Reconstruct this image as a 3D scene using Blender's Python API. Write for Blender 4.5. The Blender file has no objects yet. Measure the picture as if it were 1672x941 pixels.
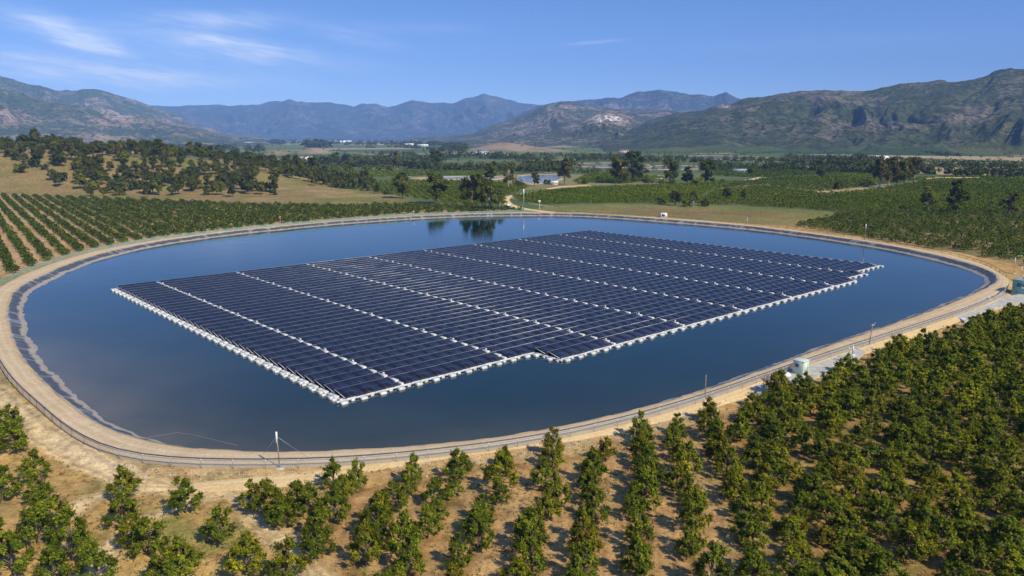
import bpy, math, random
import numpy as np
from mathutils import Vector, Matrix

R = math.radians
rng = np.random.default_rng(11)
scene = bpy.context.scene
col = scene.collection

# ------------------------------------------------------------------ survey of the place
# positions are surveyed from the photograph (pixel -> point on the ground) once, then kept in metres
F, CX, CY, YH = 1295.0, 836.0, 470.5, 223.0
PIT = math.atan((CY - YH) / F)
HCAM = 40.0
GN = 0.35                                   # level of the orchard ground below the near bank
G0 = -1.5                                   # level of the valley floor (the water is 0)

def ray(px, py):
    a = (px - CX) / F; b = -(py - CY) / F
    return a, math.cos(PIT) + b * math.sin(PIT), -math.sin(PIT) + b * math.cos(PIT)

def un(px, py, z=G0):
    dx, dy, dz = ray(px, py)
    t = (z - HCAM) / dz
    return np.array([dx * t, dy * t])

def proj(x, y, z):
    d = y * math.cos(PIT) - (z - HCAM) * math.sin(PIT)
    u = y * math.sin(PIT) + (z - HCAM) * math.cos(PIT)
    d = np.where(d < 1, 1, d)
    return CX + F * x / d, CY - F * u / d

# ------------------------------------------------------------------ numpy noise
def _hash(ix, iy, seed):
    n = (ix.astype(np.int64) * 374761393 + iy.astype(np.int64) * 668265263 + seed * 1442695041) & 0xFFFFFFFF
    n = ((n ^ (n >> 13)) * 1274126177) & 0xFFFFFFFF
    n = n ^ (n >> 16)
    return (n & 0xFFFFFF) / float(0xFFFFFF)

def vnoise(x, y, seed=0):
    x = np.asarray(x, float); y = np.asarray(y, float)
    ix = np.floor(x); iy = np.floor(y); fx = x - ix; fy = y - iy
    fx = fx * fx * fx * (fx * (fx * 6 - 15) + 10); fy = fy * fy * fy * (fy * (fy * 6 - 15) + 10)
    a = _hash(ix, iy, seed); b = _hash(ix + 1, iy, seed)
    c = _hash(ix, iy + 1, seed); d = _hash(ix + 1, iy + 1, seed)
    return (a * (1 - fx) + b * fx) * (1 - fy) + (c * (1 - fx) + d * fx) * fy

def fbm(x, y, seed=0, o=4, ridged=False):
    s = 0; amp = 0.5; tot = 0
    for k in range(o):
        n = vnoise(x, y, seed + k * 17)
        if ridged: n = 1 - np.abs(2 * n - 1)
        s = s + amp * n; tot += amp
        x = x * 2.03 + 3.7; y = y * 2.03 + 1.3; amp *= 0.5
    return s / tot

# ------------------------------------------------------------------ object helpers
def tag(o, label=None, cat=None, group=None, kind=None):
    if label: o["label"] = label
    if cat: o["category"] = cat
    if group: o["group"] = group
    if kind: o["kind"] = kind
    return o

def empty(name, loc, rz=0.0):
    o = bpy.data.objects.new(name, None); col.objects.link(o)
    o.empty_display_size = 0.5
    o.location = loc; o.rotation_euler = (0, 0, rz)
    return o

def npmesh(name, V, Fq, mat=None, smooth=False):
    """mesh from a vertex array and a face array (n,3) or (n,4) or list of arrays"""
    V = np.asarray(V, np.float32)
    fl = Fq if isinstance(Fq, list) else [Fq]
    fl = [np.asarray(f, np.int32) for f in fl if len(f)]
    loops = np.concatenate([f.ravel() for f in fl])
    tot = np.concatenate([np.full(len(f), f.shape[1], np.int32) for f in fl])
    start = np.concatenate([[0], np.cumsum(tot)[:-1]]).astype(np.int32)
    m = bpy.data.meshes.new(name)
    m.vertices.add(len(V)); m.vertices.foreach_set("co", V.ravel())
    m.loops.add(len(loops)); m.loops.foreach_set("vertex_index", loops)
    m.polygons.add(len(tot)); m.polygons.foreach_set("loop_start", start)
    try: m.polygons.foreach_set("loop_total", tot)
    except Exception: pass
    if smooth: m.polygons.foreach_set("use_smooth", np.ones(len(tot), bool))
    m.update(calc_edges=True)
    if mat: m.materials.append(mat)
    return m

def attr_f(m, name, vals):
    a = m.attributes.new(name, 'FLOAT', 'POINT'); a.data.foreach_set("value", np.asarray(vals, np.float32))

def attr_c(m, name, vals):
    a = m.attributes.new(name, 'FLOAT_COLOR', 'POINT')
    v = np.ones((len(vals), 4), np.float32); v[:, :3] = vals
    a.data.foreach_set("color", v.ravel())

def link(name, mesh, parent=None):
    o = bpy.data.objects.new(name, mesh); col.objects.link(o)
    if parent: o.parent = parent
    return o

class MB:
    """collects boxes, tubes and prisms; build() links them as one mesh object"""
    def __init__(s): s.v = []; s.f3 = []; s.f4 = []; s.n = 0
    def add(s, V, F):
        V = np.asarray(V, float)
        for f in F:
            (s.f4 if len(f) == 4 else s.f3).append([i + s.n for i in f])
        s.v.append(V); s.n += len(V)
    def box(s, x0, x1, y0, y1, z0, z1, M=None, bev=0.0):
        if bev > 0:
            b = bev
            ring = lambda z, i: [(x0 + i, y0 + b, z), (x0 + b, y0 + i, z), (x1 - b, y0 + i, z), (x1 - i, y0 + b, z), (x1 - i, y1 - b, z), (x1 - b, y1 - i, z), (x0 + b, y1 - i, z), (x0 + i, y1 - b, z)]
            V = ring(z0, b * .6) + ring(z0 + b, 0) + ring(z1 - b, 0) + ring(z1, b * .6)
            Fc = []
            for k in range(3):
                for i in range(8):
                    j = (i + 1) % 8
                    Fc.append((k * 8 + i, k * 8 + j, k * 8 + 8 + j, k * 8 + 8 + i))
            for k, fl in ((0, True), (24, False)):
                q = [(0, 1, 2, 3), (0, 3, 4, 7), (7, 4, 5, 6)]
                for a in q:
                    a = [k + i for i in a]
                    Fc.append(tuple(a[::-1] if fl else a))
        else:
            V = [(x0, y0, z0), (x1, y0, z0), (x1, y1, z0), (x0, y1, z0), (x0, y0, z1), (x1, y0, z1), (x1, y1, z1), (x0, y1, z1)]
            Fc = [(3, 2, 1, 0), (4, 5, 6, 7), (0, 1, 5, 4), (1, 2, 6, 5), (2, 3, 7, 6), (3, 0, 4, 7)]
        V = np.array(V, float)
        if M is not None: V = V @ M[0].T + M[1]
        s.add(V, Fc)
    def tube(s, pts, rad, n=6, cap=True):
        pts = np.asarray(pts, float); rad = np.broadcast_to(np.asarray(rad, float), (len(pts),))
        rings = []
        T = np.gradient(pts, axis=0)
        T /= np.linalg.norm(T, axis=1)[:, None] + 1e-9
        up = np.array([0, 0, 1.0])
        for p, t, r in zip(pts, T, rad):
            a = np.cross(t, up)
            if np.linalg.norm(a) < 1e-3: a = np.cross(t, np.array([1.0, 0, 0]))
            a /= np.linalg.norm(a); b = np.cross(t, a)
            th = np.arange(n) * 2 * math.pi / n
            rings.append(p + r * (np.cos(th)[:, None] * a + np.sin(th)[:, None] * b))
        Fc = []
        for k in range(len(pts) - 1):
            for i in range(n):
                j = (i + 1) % n
                Fc.append((k * n + i, k * n + n + i, k * n + n + j, k * n + j))
        if cap:
            m = (len(pts) - 1) * n
            for i in range(1, n - 1):
                Fc.append((m, m + i + 1, m + i)); Fc.append((0, i, i + 1))
        s.add(np.concatenate(rings), Fc)
    def mesh(s, name, mat, smooth=False):
        fl = []
        if s.f3: fl.append(np.array(s.f3))
        if s.f4: fl.append(np.array(s.f4))
        return npmesh(name, np.concatenate(s.v), fl, mat, smooth)
    def build(s, name, mat, parent=None, smooth=False):
        return link(name, s.mesh(name, mat, smooth), parent)

def ordinal(n):
    ones = ["", "first", "second", "third", "fourth", "fifth", "sixth", "seventh", "eighth", "ninth", "tenth", "eleventh", "twelfth",
            "thirteenth", "fourteenth", "fifteenth", "sixteenth", "seventeenth", "eighteenth", "nineteenth"]
    tens = ["", "", "twent", "thirt", "fort", "fift", "sixt", "sevent", "eight", "ninet"]
    if n < 20: return ones[n]
    t, o = divmod(n, 10)
    return tens[t] + ("ieth" if o == 0 else "y-" + ones[o])

# ------------------------------------------------------------------ materials
def mat_new(name):
    m = bpy.data.materials.new(name); m.use_nodes = True
    nt = m.node_tree; nt.nodes.clear()
    out = nt.nodes.new("ShaderNodeOutputMaterial")
    return m, nt, out

def N(nt, t, **kw):
    n = nt.nodes.new(t)
    for k, v in kw.items():
        if k.startswith("i_"):
            key = k[2:]
            n.inputs[int(key) if key.isdigit() else key.replace("_", " ")].default_value = v
        else: setattr(n, k, v)
    return n

def L(nt, a, b): nt.links.new(a, b)

def ramp(nt, fac, stops, interp='LINEAR'):
    r = nt.nodes.new("ShaderNodeValToRGB"); e = r.color_ramp.elements; r.color_ramp.interpolation = interp
    e[0].position, e[0].color = stops[0][0], (*stops[0][1], 1)
    e[1].position, e[1].color = stops[-1][0], (*stops[-1][1], 1)
    for p, c in stops[1:-1]:
        x = e.new(p); x.color = (*c, 1)
    L(nt, fac, r.inputs[0]); return r.outputs[0]

def mixc(nt, fac, a, b, mode='MIX'):
    m = nt.nodes.new("ShaderNodeMix"); m.data_type = 'RGBA'; m.blend_type = mode
    for s, v in ((m.inputs[0], fac), (m.inputs[6], a), (m.inputs[7], b)):
        if hasattr(v, "links"): L(nt, v, s)
        else: s.default_value = v if not isinstance(v, tuple) else (*v, 1)
    return m.outputs[2]

def math_n(nt, op, a, b=None, c=None):
    m = nt.nodes.new("ShaderNodeMath"); m.operation = op
    for s, v in zip(m.inputs, (a, b, c)):
        if v is None: continue
        if hasattr(v, "links"): L(nt, v, s)
        else: s.default_value = v
    return m.outputs[0]

def noise_n(nt, vec, scale, detail=4, rough=.55, out=0):
    n = nt.nodes.new("ShaderNodeTexNoise"); n.inputs["Scale"].default_value = scale
    n.inputs["Detail"].default_value = detail; n.inputs["Roughness"].default_value = rough
    if vec is not None: L(nt, vec, n.inputs["Vector"])
    return n.outputs[out]

def geo_pos(nt): return nt.nodes.new("ShaderNodeNewGeometry").outputs["Position"]
def obj_pos(nt): return nt.nodes.new("ShaderNodeTexCoord").outputs["Object"]

def plain(name, c, rough=.7, metal=0.0, var=.25, scale=3.0, bump=0.0, dirt=None):
    m, nt, out = mat_new(name)
    b = N(nt, "ShaderNodeBsdfPrincipled"); b.inputs["Roughness"].default_value = rough; b.inputs["Metallic"].default_value = metal
    p = obj_pos(nt)
    n = noise_n(nt, p, scale, 5, .6)
    lo = tuple(x * (1 - var) for x in c); hi = tuple(min(1, x * (1 + var)) for x in c)
    cc = ramp(nt, n, [(.3, lo), (.7, hi)])
    if dirt:
        n2 = noise_n(nt, p, scale * .6, 6, .7)
        f = ramp(nt, n2, [(.5, (0, 0, 0)), (.72, (1, 1, 1))])
        cc = mixc(nt, f, cc, dirt)
    L(nt, cc, b.inputs["Base Color"])
    if bump:
        bp = N(nt, "ShaderNodeBump"); bp.inputs["Strength"].default_value = bump; bp.inputs["Distance"].default_value = .1
        L(nt, n, bp.inputs["Height"]); L(nt, bp.outputs[0], b.inputs["Normal"])
    L(nt, b.outputs[0], out.inputs[0]); return m

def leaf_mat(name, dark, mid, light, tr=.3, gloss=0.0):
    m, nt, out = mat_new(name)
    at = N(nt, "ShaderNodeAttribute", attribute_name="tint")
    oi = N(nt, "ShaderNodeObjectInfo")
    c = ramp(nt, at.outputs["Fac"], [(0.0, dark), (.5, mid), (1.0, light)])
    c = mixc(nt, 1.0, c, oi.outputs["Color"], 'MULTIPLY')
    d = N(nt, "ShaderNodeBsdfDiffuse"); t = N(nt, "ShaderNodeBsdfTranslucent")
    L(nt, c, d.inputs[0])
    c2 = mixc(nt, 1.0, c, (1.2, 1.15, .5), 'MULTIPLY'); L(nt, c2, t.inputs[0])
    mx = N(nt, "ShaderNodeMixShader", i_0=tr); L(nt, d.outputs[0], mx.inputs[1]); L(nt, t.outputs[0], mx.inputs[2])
    if gloss <= 0:
        L(nt, mx.outputs[0], out.inputs[0]); return m
    g = N(nt, "ShaderNodeBsdfGlossy"); g.inputs["Roughness"].default_value = .6; g.inputs[0].default_value = (.7, .75, .6, 1)
    mx2 = N(nt, "ShaderNodeMixShader", i_0=gloss); L(nt, mx.outputs[0], mx2.inputs[1]); L(nt, g.outputs[0], mx2.inputs[2])
    L(nt, mx2.outputs[0], out.inputs[0]); return m

M = {}
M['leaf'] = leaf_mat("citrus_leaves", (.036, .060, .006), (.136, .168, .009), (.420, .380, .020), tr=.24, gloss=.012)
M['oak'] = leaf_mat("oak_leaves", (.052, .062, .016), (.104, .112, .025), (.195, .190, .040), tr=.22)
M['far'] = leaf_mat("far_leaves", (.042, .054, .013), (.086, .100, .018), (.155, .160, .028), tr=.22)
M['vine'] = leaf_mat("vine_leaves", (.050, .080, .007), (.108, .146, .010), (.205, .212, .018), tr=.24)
M['bark'] = plain("bark", (.13, .10, .075), .9, var=.4, scale=9, bump=.5)
M['palebark'] = plain("pale_bark", (.34, .30, .25), .85, var=.35, scale=5, bump=.3)
M['white_float'] = plain("white_float_plastic", (.56, .56, .545), .5, var=.16, scale=1.3, dirt=(.36, .34, .30))
M['grey_metal'] = plain("galvanised_metal", (.42, .43, .45), .42, .7, .2, 3)
M['alu'] = plain("panel_frame_metal", (.30, .31, .35), .4, .35, .15, 2)
M['dark_pipe'] = plain("dark_pipe", (.055, .058, .065), .5, 0, .3, 2)
M['grey_pipe'] = plain("grey_pipe", (.27, .29, .32), .45, .2, .25, 2)
M['teal'] = plain("teal_fence_paint", (.04, .30, .26), .6, 0, .3, 2)
M['timber'] = plain("weathered_timber", (.23, .19, .15), .85, 0, .35, 5, .3)
M['concrete'] = plain("concrete", (.42, .40, .36), .9, 0, .2, .9, .2, dirt=(.30, .25, .19))
M['white_paint'] = plain("white_paint", (.72, .72, .70), .5, 0, .08, 1.5, dirt=(.5, .48, .43))
M['pale_green'] = plain("pale_green_paint", (.52, .60, .50), .5, 0, .1, 1.5, dirt=(.40, .42, .35))
M['teal_paint'] = plain("teal_wall_paint", (.17, .36, .34), .55, 0, .15, 1.0, dirt=(.12, .22, .21))
M['dark_metal'] = plain("dark_metal", (.05, .055, .06), .5, .3, .3, 2)
M['roof_grey'] = plain("grey_roof", (.36, .35, .33), .7, 0, .2, 1.2, dirt=(.26, .24, .21))
M['roof_red'] = plain("clay_roof", (.30, .15, .10), .8, 0, .25, .6)
M['wall_cream'] = plain("cream_wall", (.58, .52, .43), .85, 0, .12, .5)
M['tarp'] = plain("white_tarpaulin", (.74, .75, .78), .6, 0, .1, 2, .3)
M['orange'] = plain("orange_paint", (.62, .22, .06), .6, 0, .15, 2)
M['glass'] = plain("dark_window", (.03, .04, .05), .15, 0, .2, 2)
M['rope'] = plain("pale_rope", (.30, .29, .26), .8, 0, .2, 2)
M['rubber'] = plain("dark_rubber", (.03, .03, .03), .8, 0, .2, 2)

def fence_mesh_mat():
    m, nt, out = mat_new("wire_mesh")
    b = N(nt, "ShaderNodeBsdfPrincipled"); b.inputs["Base Color"].default_value = (.34, .34, .35, 1); b.inputs["Roughness"].default_value = .6
    t = N(nt, "ShaderNodeBsdfTransparent")
    mx = N(nt, "ShaderNodeMixShader", i_0=.30)
    L(nt, t.outputs[0], mx.inputs[1]); L(nt, b.outputs[0], mx.inputs[2]); L(nt, mx.outputs[0], out.inputs[0])
    return m
M['wire'] = fence_mesh_mat()

def ground_mat():
    m, nt, out = mat_new("ground_soil")
    b = N(nt, "ShaderNodeBsdfPrincipled"); b.inputs["Roughness"].default_value = .95; b.inputs["Specular IOR Level"].default_value = .15
    at = N(nt, "ShaderNodeAttribute", attribute_name="soil")
    p = geo_pos(nt)
    n1 = noise_n(nt, p, .55, 8, .62); n2 = noise_n(nt, p, 3.2, 6, .7); n3 = noise_n(nt, p, .07, 5, .6)
    f1 = ramp(nt, n1, [(.28, (.50, .47, .44)), (.5, (1, 1, 1)), (.72, (1.42, 1.42, 1.38))])
    f2 = ramp(nt, n2, [(.28, (.58, .57, .55)), (.5, (1, 1, 1)), (.72, (1.34, 1.34, 1.32))])
    f3 = ramp(nt, n3, [(.3, (.80, .83, .80)), (.7, (1.15, 1.12, 1.08))])
    c = mixc(nt, 1.0, at.outputs["Color"], f1, 'MULTIPLY'); c = mixc(nt, 1.0, c, f2, 'MULTIPLY'); c = mixc(nt, 1.0, c, f3, 'MULTIPLY')
    L(nt, c, b.inputs["Base Color"])
    bp = N(nt, "ShaderNodeBump"); bp.inputs["Strength"].default_value = .6; bp.inputs["Distance"].default_value = .25
    h = math_n(nt, 'ADD', math_n(nt, 'MULTIPLY', n1, 1.0), math_n(nt, 'MULTIPLY', n2, .35))
    L(nt, h, bp.inputs["Height"]); L(nt, bp.outputs[0], b.inputs["Normal"])
    L(nt, b.outputs[0], out.inputs[0]); return m
M['ground'] = ground_mat()

def road_mat(name, c1, c2, c3):
    """compacted dirt with wheel ruts: UV.x runs across (0..1), UV.y along in metres"""
    m, nt, out = mat_new(name)
    b = N(nt, "ShaderNodeBsdfPrincipled"); b.inputs["Roughness"].default_value = .95; b.inputs["Specular IOR Level"].default_value = .15
    p = geo_pos(nt)
    uv = N(nt, "ShaderNodeUVMap"); sx = N(nt, "ShaderNodeSeparateXYZ"); L(nt, uv.outputs[0], sx.inputs[0])
    n1 = noise_n(nt, p, .35, 7, .65); n2 = noise_n(nt, p, 2.6, 6, .7)
    wob = math_n(nt, 'MULTIPLY', math_n(nt, 'SUBTRACT', noise_n(nt, p, .12, 3), .5), .22)
    u = math_n(nt, 'ADD', sx.outputs[0], wob)
    rut = None
    for cx in (.36, .66):
        d = math_n(nt, 'ABSOLUTE', math_n(nt, 'SUBTRACT', u, cx))
        g = math_n(nt, 'SUBTRACT', 1.0, math_n(nt, 'MINIMUM', math_n(nt, 'MULTIPLY', d, 9.0), 1.0))
        rut = g if rut is None else math_n(nt, 'MAXIMUM', rut, g)
    c = ramp(nt, n1, [(.3, c1), (.7, c2)])
    c = mixc(nt, math_n(nt, 'MULTIPLY', rut, math_n(nt, 'MULTIPLY', n1, .95)), c, c3)
    # weedy, drier edges
    e = math_n(nt, 'ABSOLUTE', math_n(nt, 'SUBTRACT', u, .5))
    ef = ramp(nt, math_n(nt, 'ADD', e, math_n(nt, 'MULTIPLY', math_n(nt, 'SUBTRACT', n2, .5), .25)), [(.40, (0, 0, 0)), (.52, (1, 1, 1))])
    c = mixc(nt, ef, c, (c1[0] * .86, c1[1] * .80, c1[2] * .62))
    f2 = ramp(nt, n2, [(.3, (.78, .77, .76)), (.7, (1.17, 1.17, 1.17))])
    c = mixc(nt, 1.0, c, f2, 'MULTIPLY')
    L(nt, c, b.inputs["Base Color"])
    bp = N(nt, "ShaderNodeBump"); bp.inputs["Strength"].default_value = .4; bp.inputs["Distance"].default_value = .12
    L(nt, n2, bp.inputs["Height"]); L(nt, bp.outputs[0], b.inputs["Normal"])
    L(nt, b.outputs[0], out.inputs[0]); return m
M['bank_road'] = road_mat("bank_road_dirt", (.44, .325, .19), (.54, .415, .265), (.61, .49, .34))
M['dirt_road'] = road_mat("dirt_road", (.54, .38, .18), (.64, .47, .245), (.70, .53, .31))

def liner_mat():
    m, nt, out = mat_new("pond_liner")
    b = N(nt, "ShaderNodeBsdfPrincipled"); b.inputs["Roughness"].default_value = .5
    p = geo_pos(nt)
    uv = N(nt, "ShaderNodeUVMap"); sx = N(nt, "ShaderNodeSeparateXYZ"); L(nt, uv.outputs[0], sx.inputs[0])
    n1 = noise_n(nt, p, .5, 6, .65); n2 = noise_n(nt, p, 2.5, 5, .7)
    x = math_n(nt, 'ADD', sx.outputs[0], math_n(nt, 'MULTIPLY', math_n(nt, 'SUBTRACT', n1, .5), .30))
    c = ramp(nt, x, [(0.0, (.10, .085, .065)), (.38, (.22, .18, .13)), (.45, (.29, .24, .175)), (.61, (.34, .285, .21)), (.65, (.13, .13, .13)), (.69, (.055, .058, .068)),
                     (.90, (.075, .078, .088)), (.94, (.32, .28, .21)), (1.0, (.42, .32, .20))])
    # crosswise folds with dust in them
    w = N(nt, "ShaderNodeTexNoise"); w.inputs["Scale"].default_value = 1.0; w.inputs["Detail"].default_value = 3
    mp = N(nt, "ShaderNodeMapping"); mp.inputs["Scale"].default_value = (.6, .5, 1); L(nt, uv.outputs[0], mp.inputs[0]); L(nt, mp.outputs[0], w.inputs["Vector"])
    f = ramp(nt, w.outputs[0], [(.56, (0, 0, 0)), (.66, (1, 1, 1))])
    c = mixc(nt, math_n(nt, 'MULTIPLY', f, .5), c, (.36, .34, .31))
    L(nt, c, b.inputs["Base Color"])
    bp = N(nt, "ShaderNodeBump"); bp.inputs["Strength"].default_value = .7; bp.inputs["Distance"].default_value = .25
    L(nt, math_n(nt, 'ADD', w.outputs[0], math_n(nt, 'MULTIPLY', n2, .5)), bp.inputs["Height"]); L(nt, bp.outputs[0], b.inputs["Normal"])
    L(nt, b.outputs[0], out.inputs[0]); return m
M['liner'] = liner_mat()

def water_mat(name, deep, silt, bumpk=.02):
    m, nt, out = mat_new(name)
    b = N(nt, "ShaderNodeBsdfPrincipled"); b.inputs["IOR"].default_value = 1.33; b.inputs["Roughness"].default_value = .035
    p = geo_pos(nt)
    at = N(nt, "ShaderNodeAttribute", attribute_name="silt")
    n1 = noise_n(nt, p, .045, 5, .6)
    s = math_n(nt, 'MULTIPLY', at.outputs["Fac"], math_n(nt, 'ADD', .45, n1))
    c = mixc(nt, s, deep, silt)
    n0 = noise_n(nt, p, .018, 4, .6)
    c = mixc(nt, 1.0, c, ramp(nt, n0, [(.35, (.75, .78, .8)), (.65, (1.3, 1.25, 1.2))]), 'MULTIPLY')
    L(nt, c, b.inputs["Base Color"])
    mp = N(nt, "ShaderNodeMapping"); mp.inputs["Scale"].default_value = (.5, 1.1, 1); mp.inputs["Rotation"].default_value = (0, 0, .5); L(nt, p, mp.inputs[0])
    w1 = noise_n(nt, mp.outputs[0], 1.4, 4, .55); w2 = noise_n(nt, mp.outputs[0], .22, 3, .5)
    calm = ramp(nt, noise_n(nt, p, .012, 3, .5), [(.38, (.12, .12, .12)), (.62, (1, 1, 1))])
    h = math_n(nt, 'ADD', math_n(nt, 'MULTIPLY', w1, calm), math_n(nt, 'MULTIPLY', w2, 1.2))
    bp = N(nt, "ShaderNodeBump"); bp.inputs["Strength"].default_value = 1.0; bp.inputs["Distance"].default_value = bumpk * .9
    L(nt, h, bp.inputs["Height"]); L(nt, bp.outputs[0], b.inputs["Normal"])
    L(nt, b.outputs[0], out.inputs[0]); return m
M['water'] = water_mat("reservoir_water", (.001, .015, .013), (.098, .090, .068))
M['pond'] = water_mat("pond_water", (.29, .30, .31), (.29, .3, .31), .09)  # pale sky reflection is put into the base colour of the water

def panel_mat():
    m, nt, out = mat_new("solar_cells")
    b = N(nt, "ShaderNodeBsdfPrincipled"); b.inputs["Roughness"].default_value = .25; b.inputs["IOR"].default_value = 1.28
    uv = N(nt, "ShaderNodeUVMap"); sx = N(nt, "ShaderNodeSeparateXYZ"); L(nt, uv.outputs[0], sx.inputs[0])
    def lines(sock, period, width):
        f = math_n(nt, 'FRACT', math_n(nt, 'DIVIDE', sock, period))
        d = math_n(nt, 'MINIMUM', f, math_n(nt, 'SUBTRACT', 1.0, f))
        return math_n(nt, 'LESS_THAN', d, width / period / 2)
    fr = math_n(nt, 'MAXIMUM', lines(sx.outputs[0], 1.02, .045), lines(sx.outputs[1], 1.37, .05))
    cell = math_n(nt, 'MAXIMUM', lines(sx.outputs[0], .17, .012), lines(sx.outputs[1], .17, .010))
    # one tone per module
    ix = math_n(nt, 'FLOOR', math_n(nt, 'DIVIDE', sx.outputs[0], 1.02)); iy = math_n(nt, 'FLOOR', math_n(nt, 'DIVIDE', sx.outputs[1], 1.37))
    cb = N(nt, "ShaderNodeCombineXYZ"); L(nt, ix, cb.inputs[0]); L(nt, iy, cb.inputs[1])
    oi = N(nt, "ShaderNodeObjectInfo"); L(nt, math_n(nt, 'MULTIPLY', oi.outputs["Random"], 90.0), cb.inputs[2])
    wn = N(nt, "ShaderNodeTexWhiteNoise", noise_dimensions='3D'); L(nt, cb.outputs[0], wn.inputs["Vector"])
    base = ramp(nt, wn.outputs["Value"], [(0, (.0075, .009, .021)), (.6, (.010, .013, .034)), (.95, (.014, .018, .046)), (1, (.020, .024, .05))])
    c = mixc(nt, math_n(nt, 'MULTIPLY', cell, .14), base, (.12, .13, .17))
    c = mixc(nt, math_n(nt, 'MULTIPLY', fr, .55), c, (.13, .14, .18))
    dn = noise_n(nt, geo_pos(nt), .22, 5, .6)
    c = mixc(nt, ramp(nt, dn, [(.5, (0, 0, 0)), (.8, (.05, .05, .05))]), c, (.20, .17, .14))
    L(nt, c, b.inputs["Base Color"]); L(nt, b.outputs[0], out.inputs[0]); return m
M['panel'] = panel_mat()

def mountain_mat(name, veg1, veg2, soil, rock, soil_at=.55, rock_at=.70, s=1.0):
    m, nt, out = mat_new(name)
    b = N(nt, "ShaderNodeBsdfPrincipled"); b.inputs["Roughness"].default_value = .95; b.inputs["Specular IOR Level"].default_value = .1
    p = geo_pos(nt)
    mp = N(nt, "ShaderNodeMapping"); mp.inputs["Scale"].default_value = (.001 * s, .001 * s, .001 * s); L(nt, p, mp.inputs[0]); q = mp.outputs[0]
    big = noise_n(nt, q, 3.0, 8, .62); mid = noise_n(nt, q, 14, 7, .68); fine = noise_n(nt, q, 75, 6, .72)
    at = N(nt, "ShaderNodeAttribute", attribute_name="bare")
    fo = N(nt, "ShaderNodeAttribute", attribute_name="foot")
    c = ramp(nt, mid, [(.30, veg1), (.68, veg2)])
    x = math_n(nt, 'ADD', math_n(nt, 'ADD', math_n(nt, 'MULTIPLY', big, .55), math_n(nt, 'MULTIPLY', mid, .45)), math_n(nt, 'MULTIPLY', math_n(nt, 'SUBTRACT', fine, .5), .35))
    x = math_n(nt, 'ADD', x, math_n(nt, 'MULTIPLY', at.outputs["Fac"], .22))
    c = mixc(nt, ramp(nt, x, [(soil_at - .04, (0, 0, 0)), (soil_at + .06, (.85, .85, .85))]), c, soil)
    c = mixc(nt, ramp(nt, x, [(rock_at - .02, (0, 0, 0)), (rock_at + .04, (1, 1, 1))]), c, rock)
    # scattered bushes
    vor = N(nt, "ShaderNodeTexVoronoi"); vor.inputs["Scale"].default_value = 46; L(nt, q, vor.inputs["Vector"])
    bs = ramp(nt, math_n(nt, 'ADD', vor.outputs["Distance"], math_n(nt, 'MULTIPLY', fine, .3)), [(.44, (1, 1, 1)), (.60, (0, 0, 0))])
    c = mixc(nt, math_n(nt, 'MULTIPLY', bs, .9), c, tuple(v * .62 for v in veg1))
    # cultivated foot slopes
    fv = N(nt, "ShaderNodeTexVoronoi"); fv.inputs["Scale"].default_value = 4.2; L(nt, q, fv.inputs["Vector"])
    sp = N(nt, "ShaderNodeSeparateColor"); L(nt, fv.outputs["Color"], sp.inputs[0])
    fc = ramp(nt, sp.outputs[0], [(0, (.060, .092, .030)), (.30, (.088, .125, .036)), (.55, (.068, .10, .034)), (.72, (.125, .14, .048)), (.86, (.22, .19, .09)), (.94, (.34, .26, .15))], 'CONSTANT')
    ff = ramp(nt, math_n(nt, 'ADD', fo.outputs["Fac"], math_n(nt, 'MULTIPLY', math_n(nt, 'SUBTRACT', mid, .5), .5)), [(.42, (0, 0, 0)), (.55, (1, 1, 1))])
    c = mixc(nt, ff, c, fc)
    L(nt, c, b.inputs["Base Color"])
    bp = N(nt, "ShaderNodeBump"); bp.inputs["Strength"].default_value = .9; bp.inputs["Distance"].default_value = 45.0
    L(nt, math_n(nt, 'ADD', mid, math_n(nt, 'MULTIPLY', fine, .35)), bp.inputs["Height"]); L(nt, bp.outputs[0], b.inputs["Normal"])
    L(nt, b.outputs[0], out.inputs[0]); return m

# ------------------------------------------------------------------ camera
cam_d = bpy.data.cameras.new("camera"); cam = bpy.data.objects.new("camera", cam_d); col.objects.link(cam)
cam.location = (0, 0, HCAM); cam.rotation_euler = (math.pi / 2 - PIT, 0, 0)
cam_d.sensor_width = 36; cam_d.lens = 36 * F / 1672.0; cam_d.clip_start = .5; cam_d.clip_end = 60000
scene.camera = cam

# ------------------------------------------------------------------ light and sky
SUN_EL, SUN_DIR = R(42), np.array([.70, -.714])          # towards the sun, over the right shoulder
SUN_AZ = math.atan2(SUN_DIR[0], SUN_DIR[1])              # clockwise from +y
sd = bpy.data.lights.new("sun", 'SUN'); so = bpy.data.objects.new("sun", sd); col.objects.link(so)
sd.energy = 5.0; sd.angle = R(.5); sd.color = (1, .89, .68)
dirv = Vector((SUN_DIR[0] * math.cos(SUN_EL), SUN_DIR[1] * math.cos(SUN_EL), math.sin(SUN_EL)))
so.rotation_euler = dirv.to_track_quat('Z', 'Y').to_euler(); so.location = (60, -60, 120)

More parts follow.
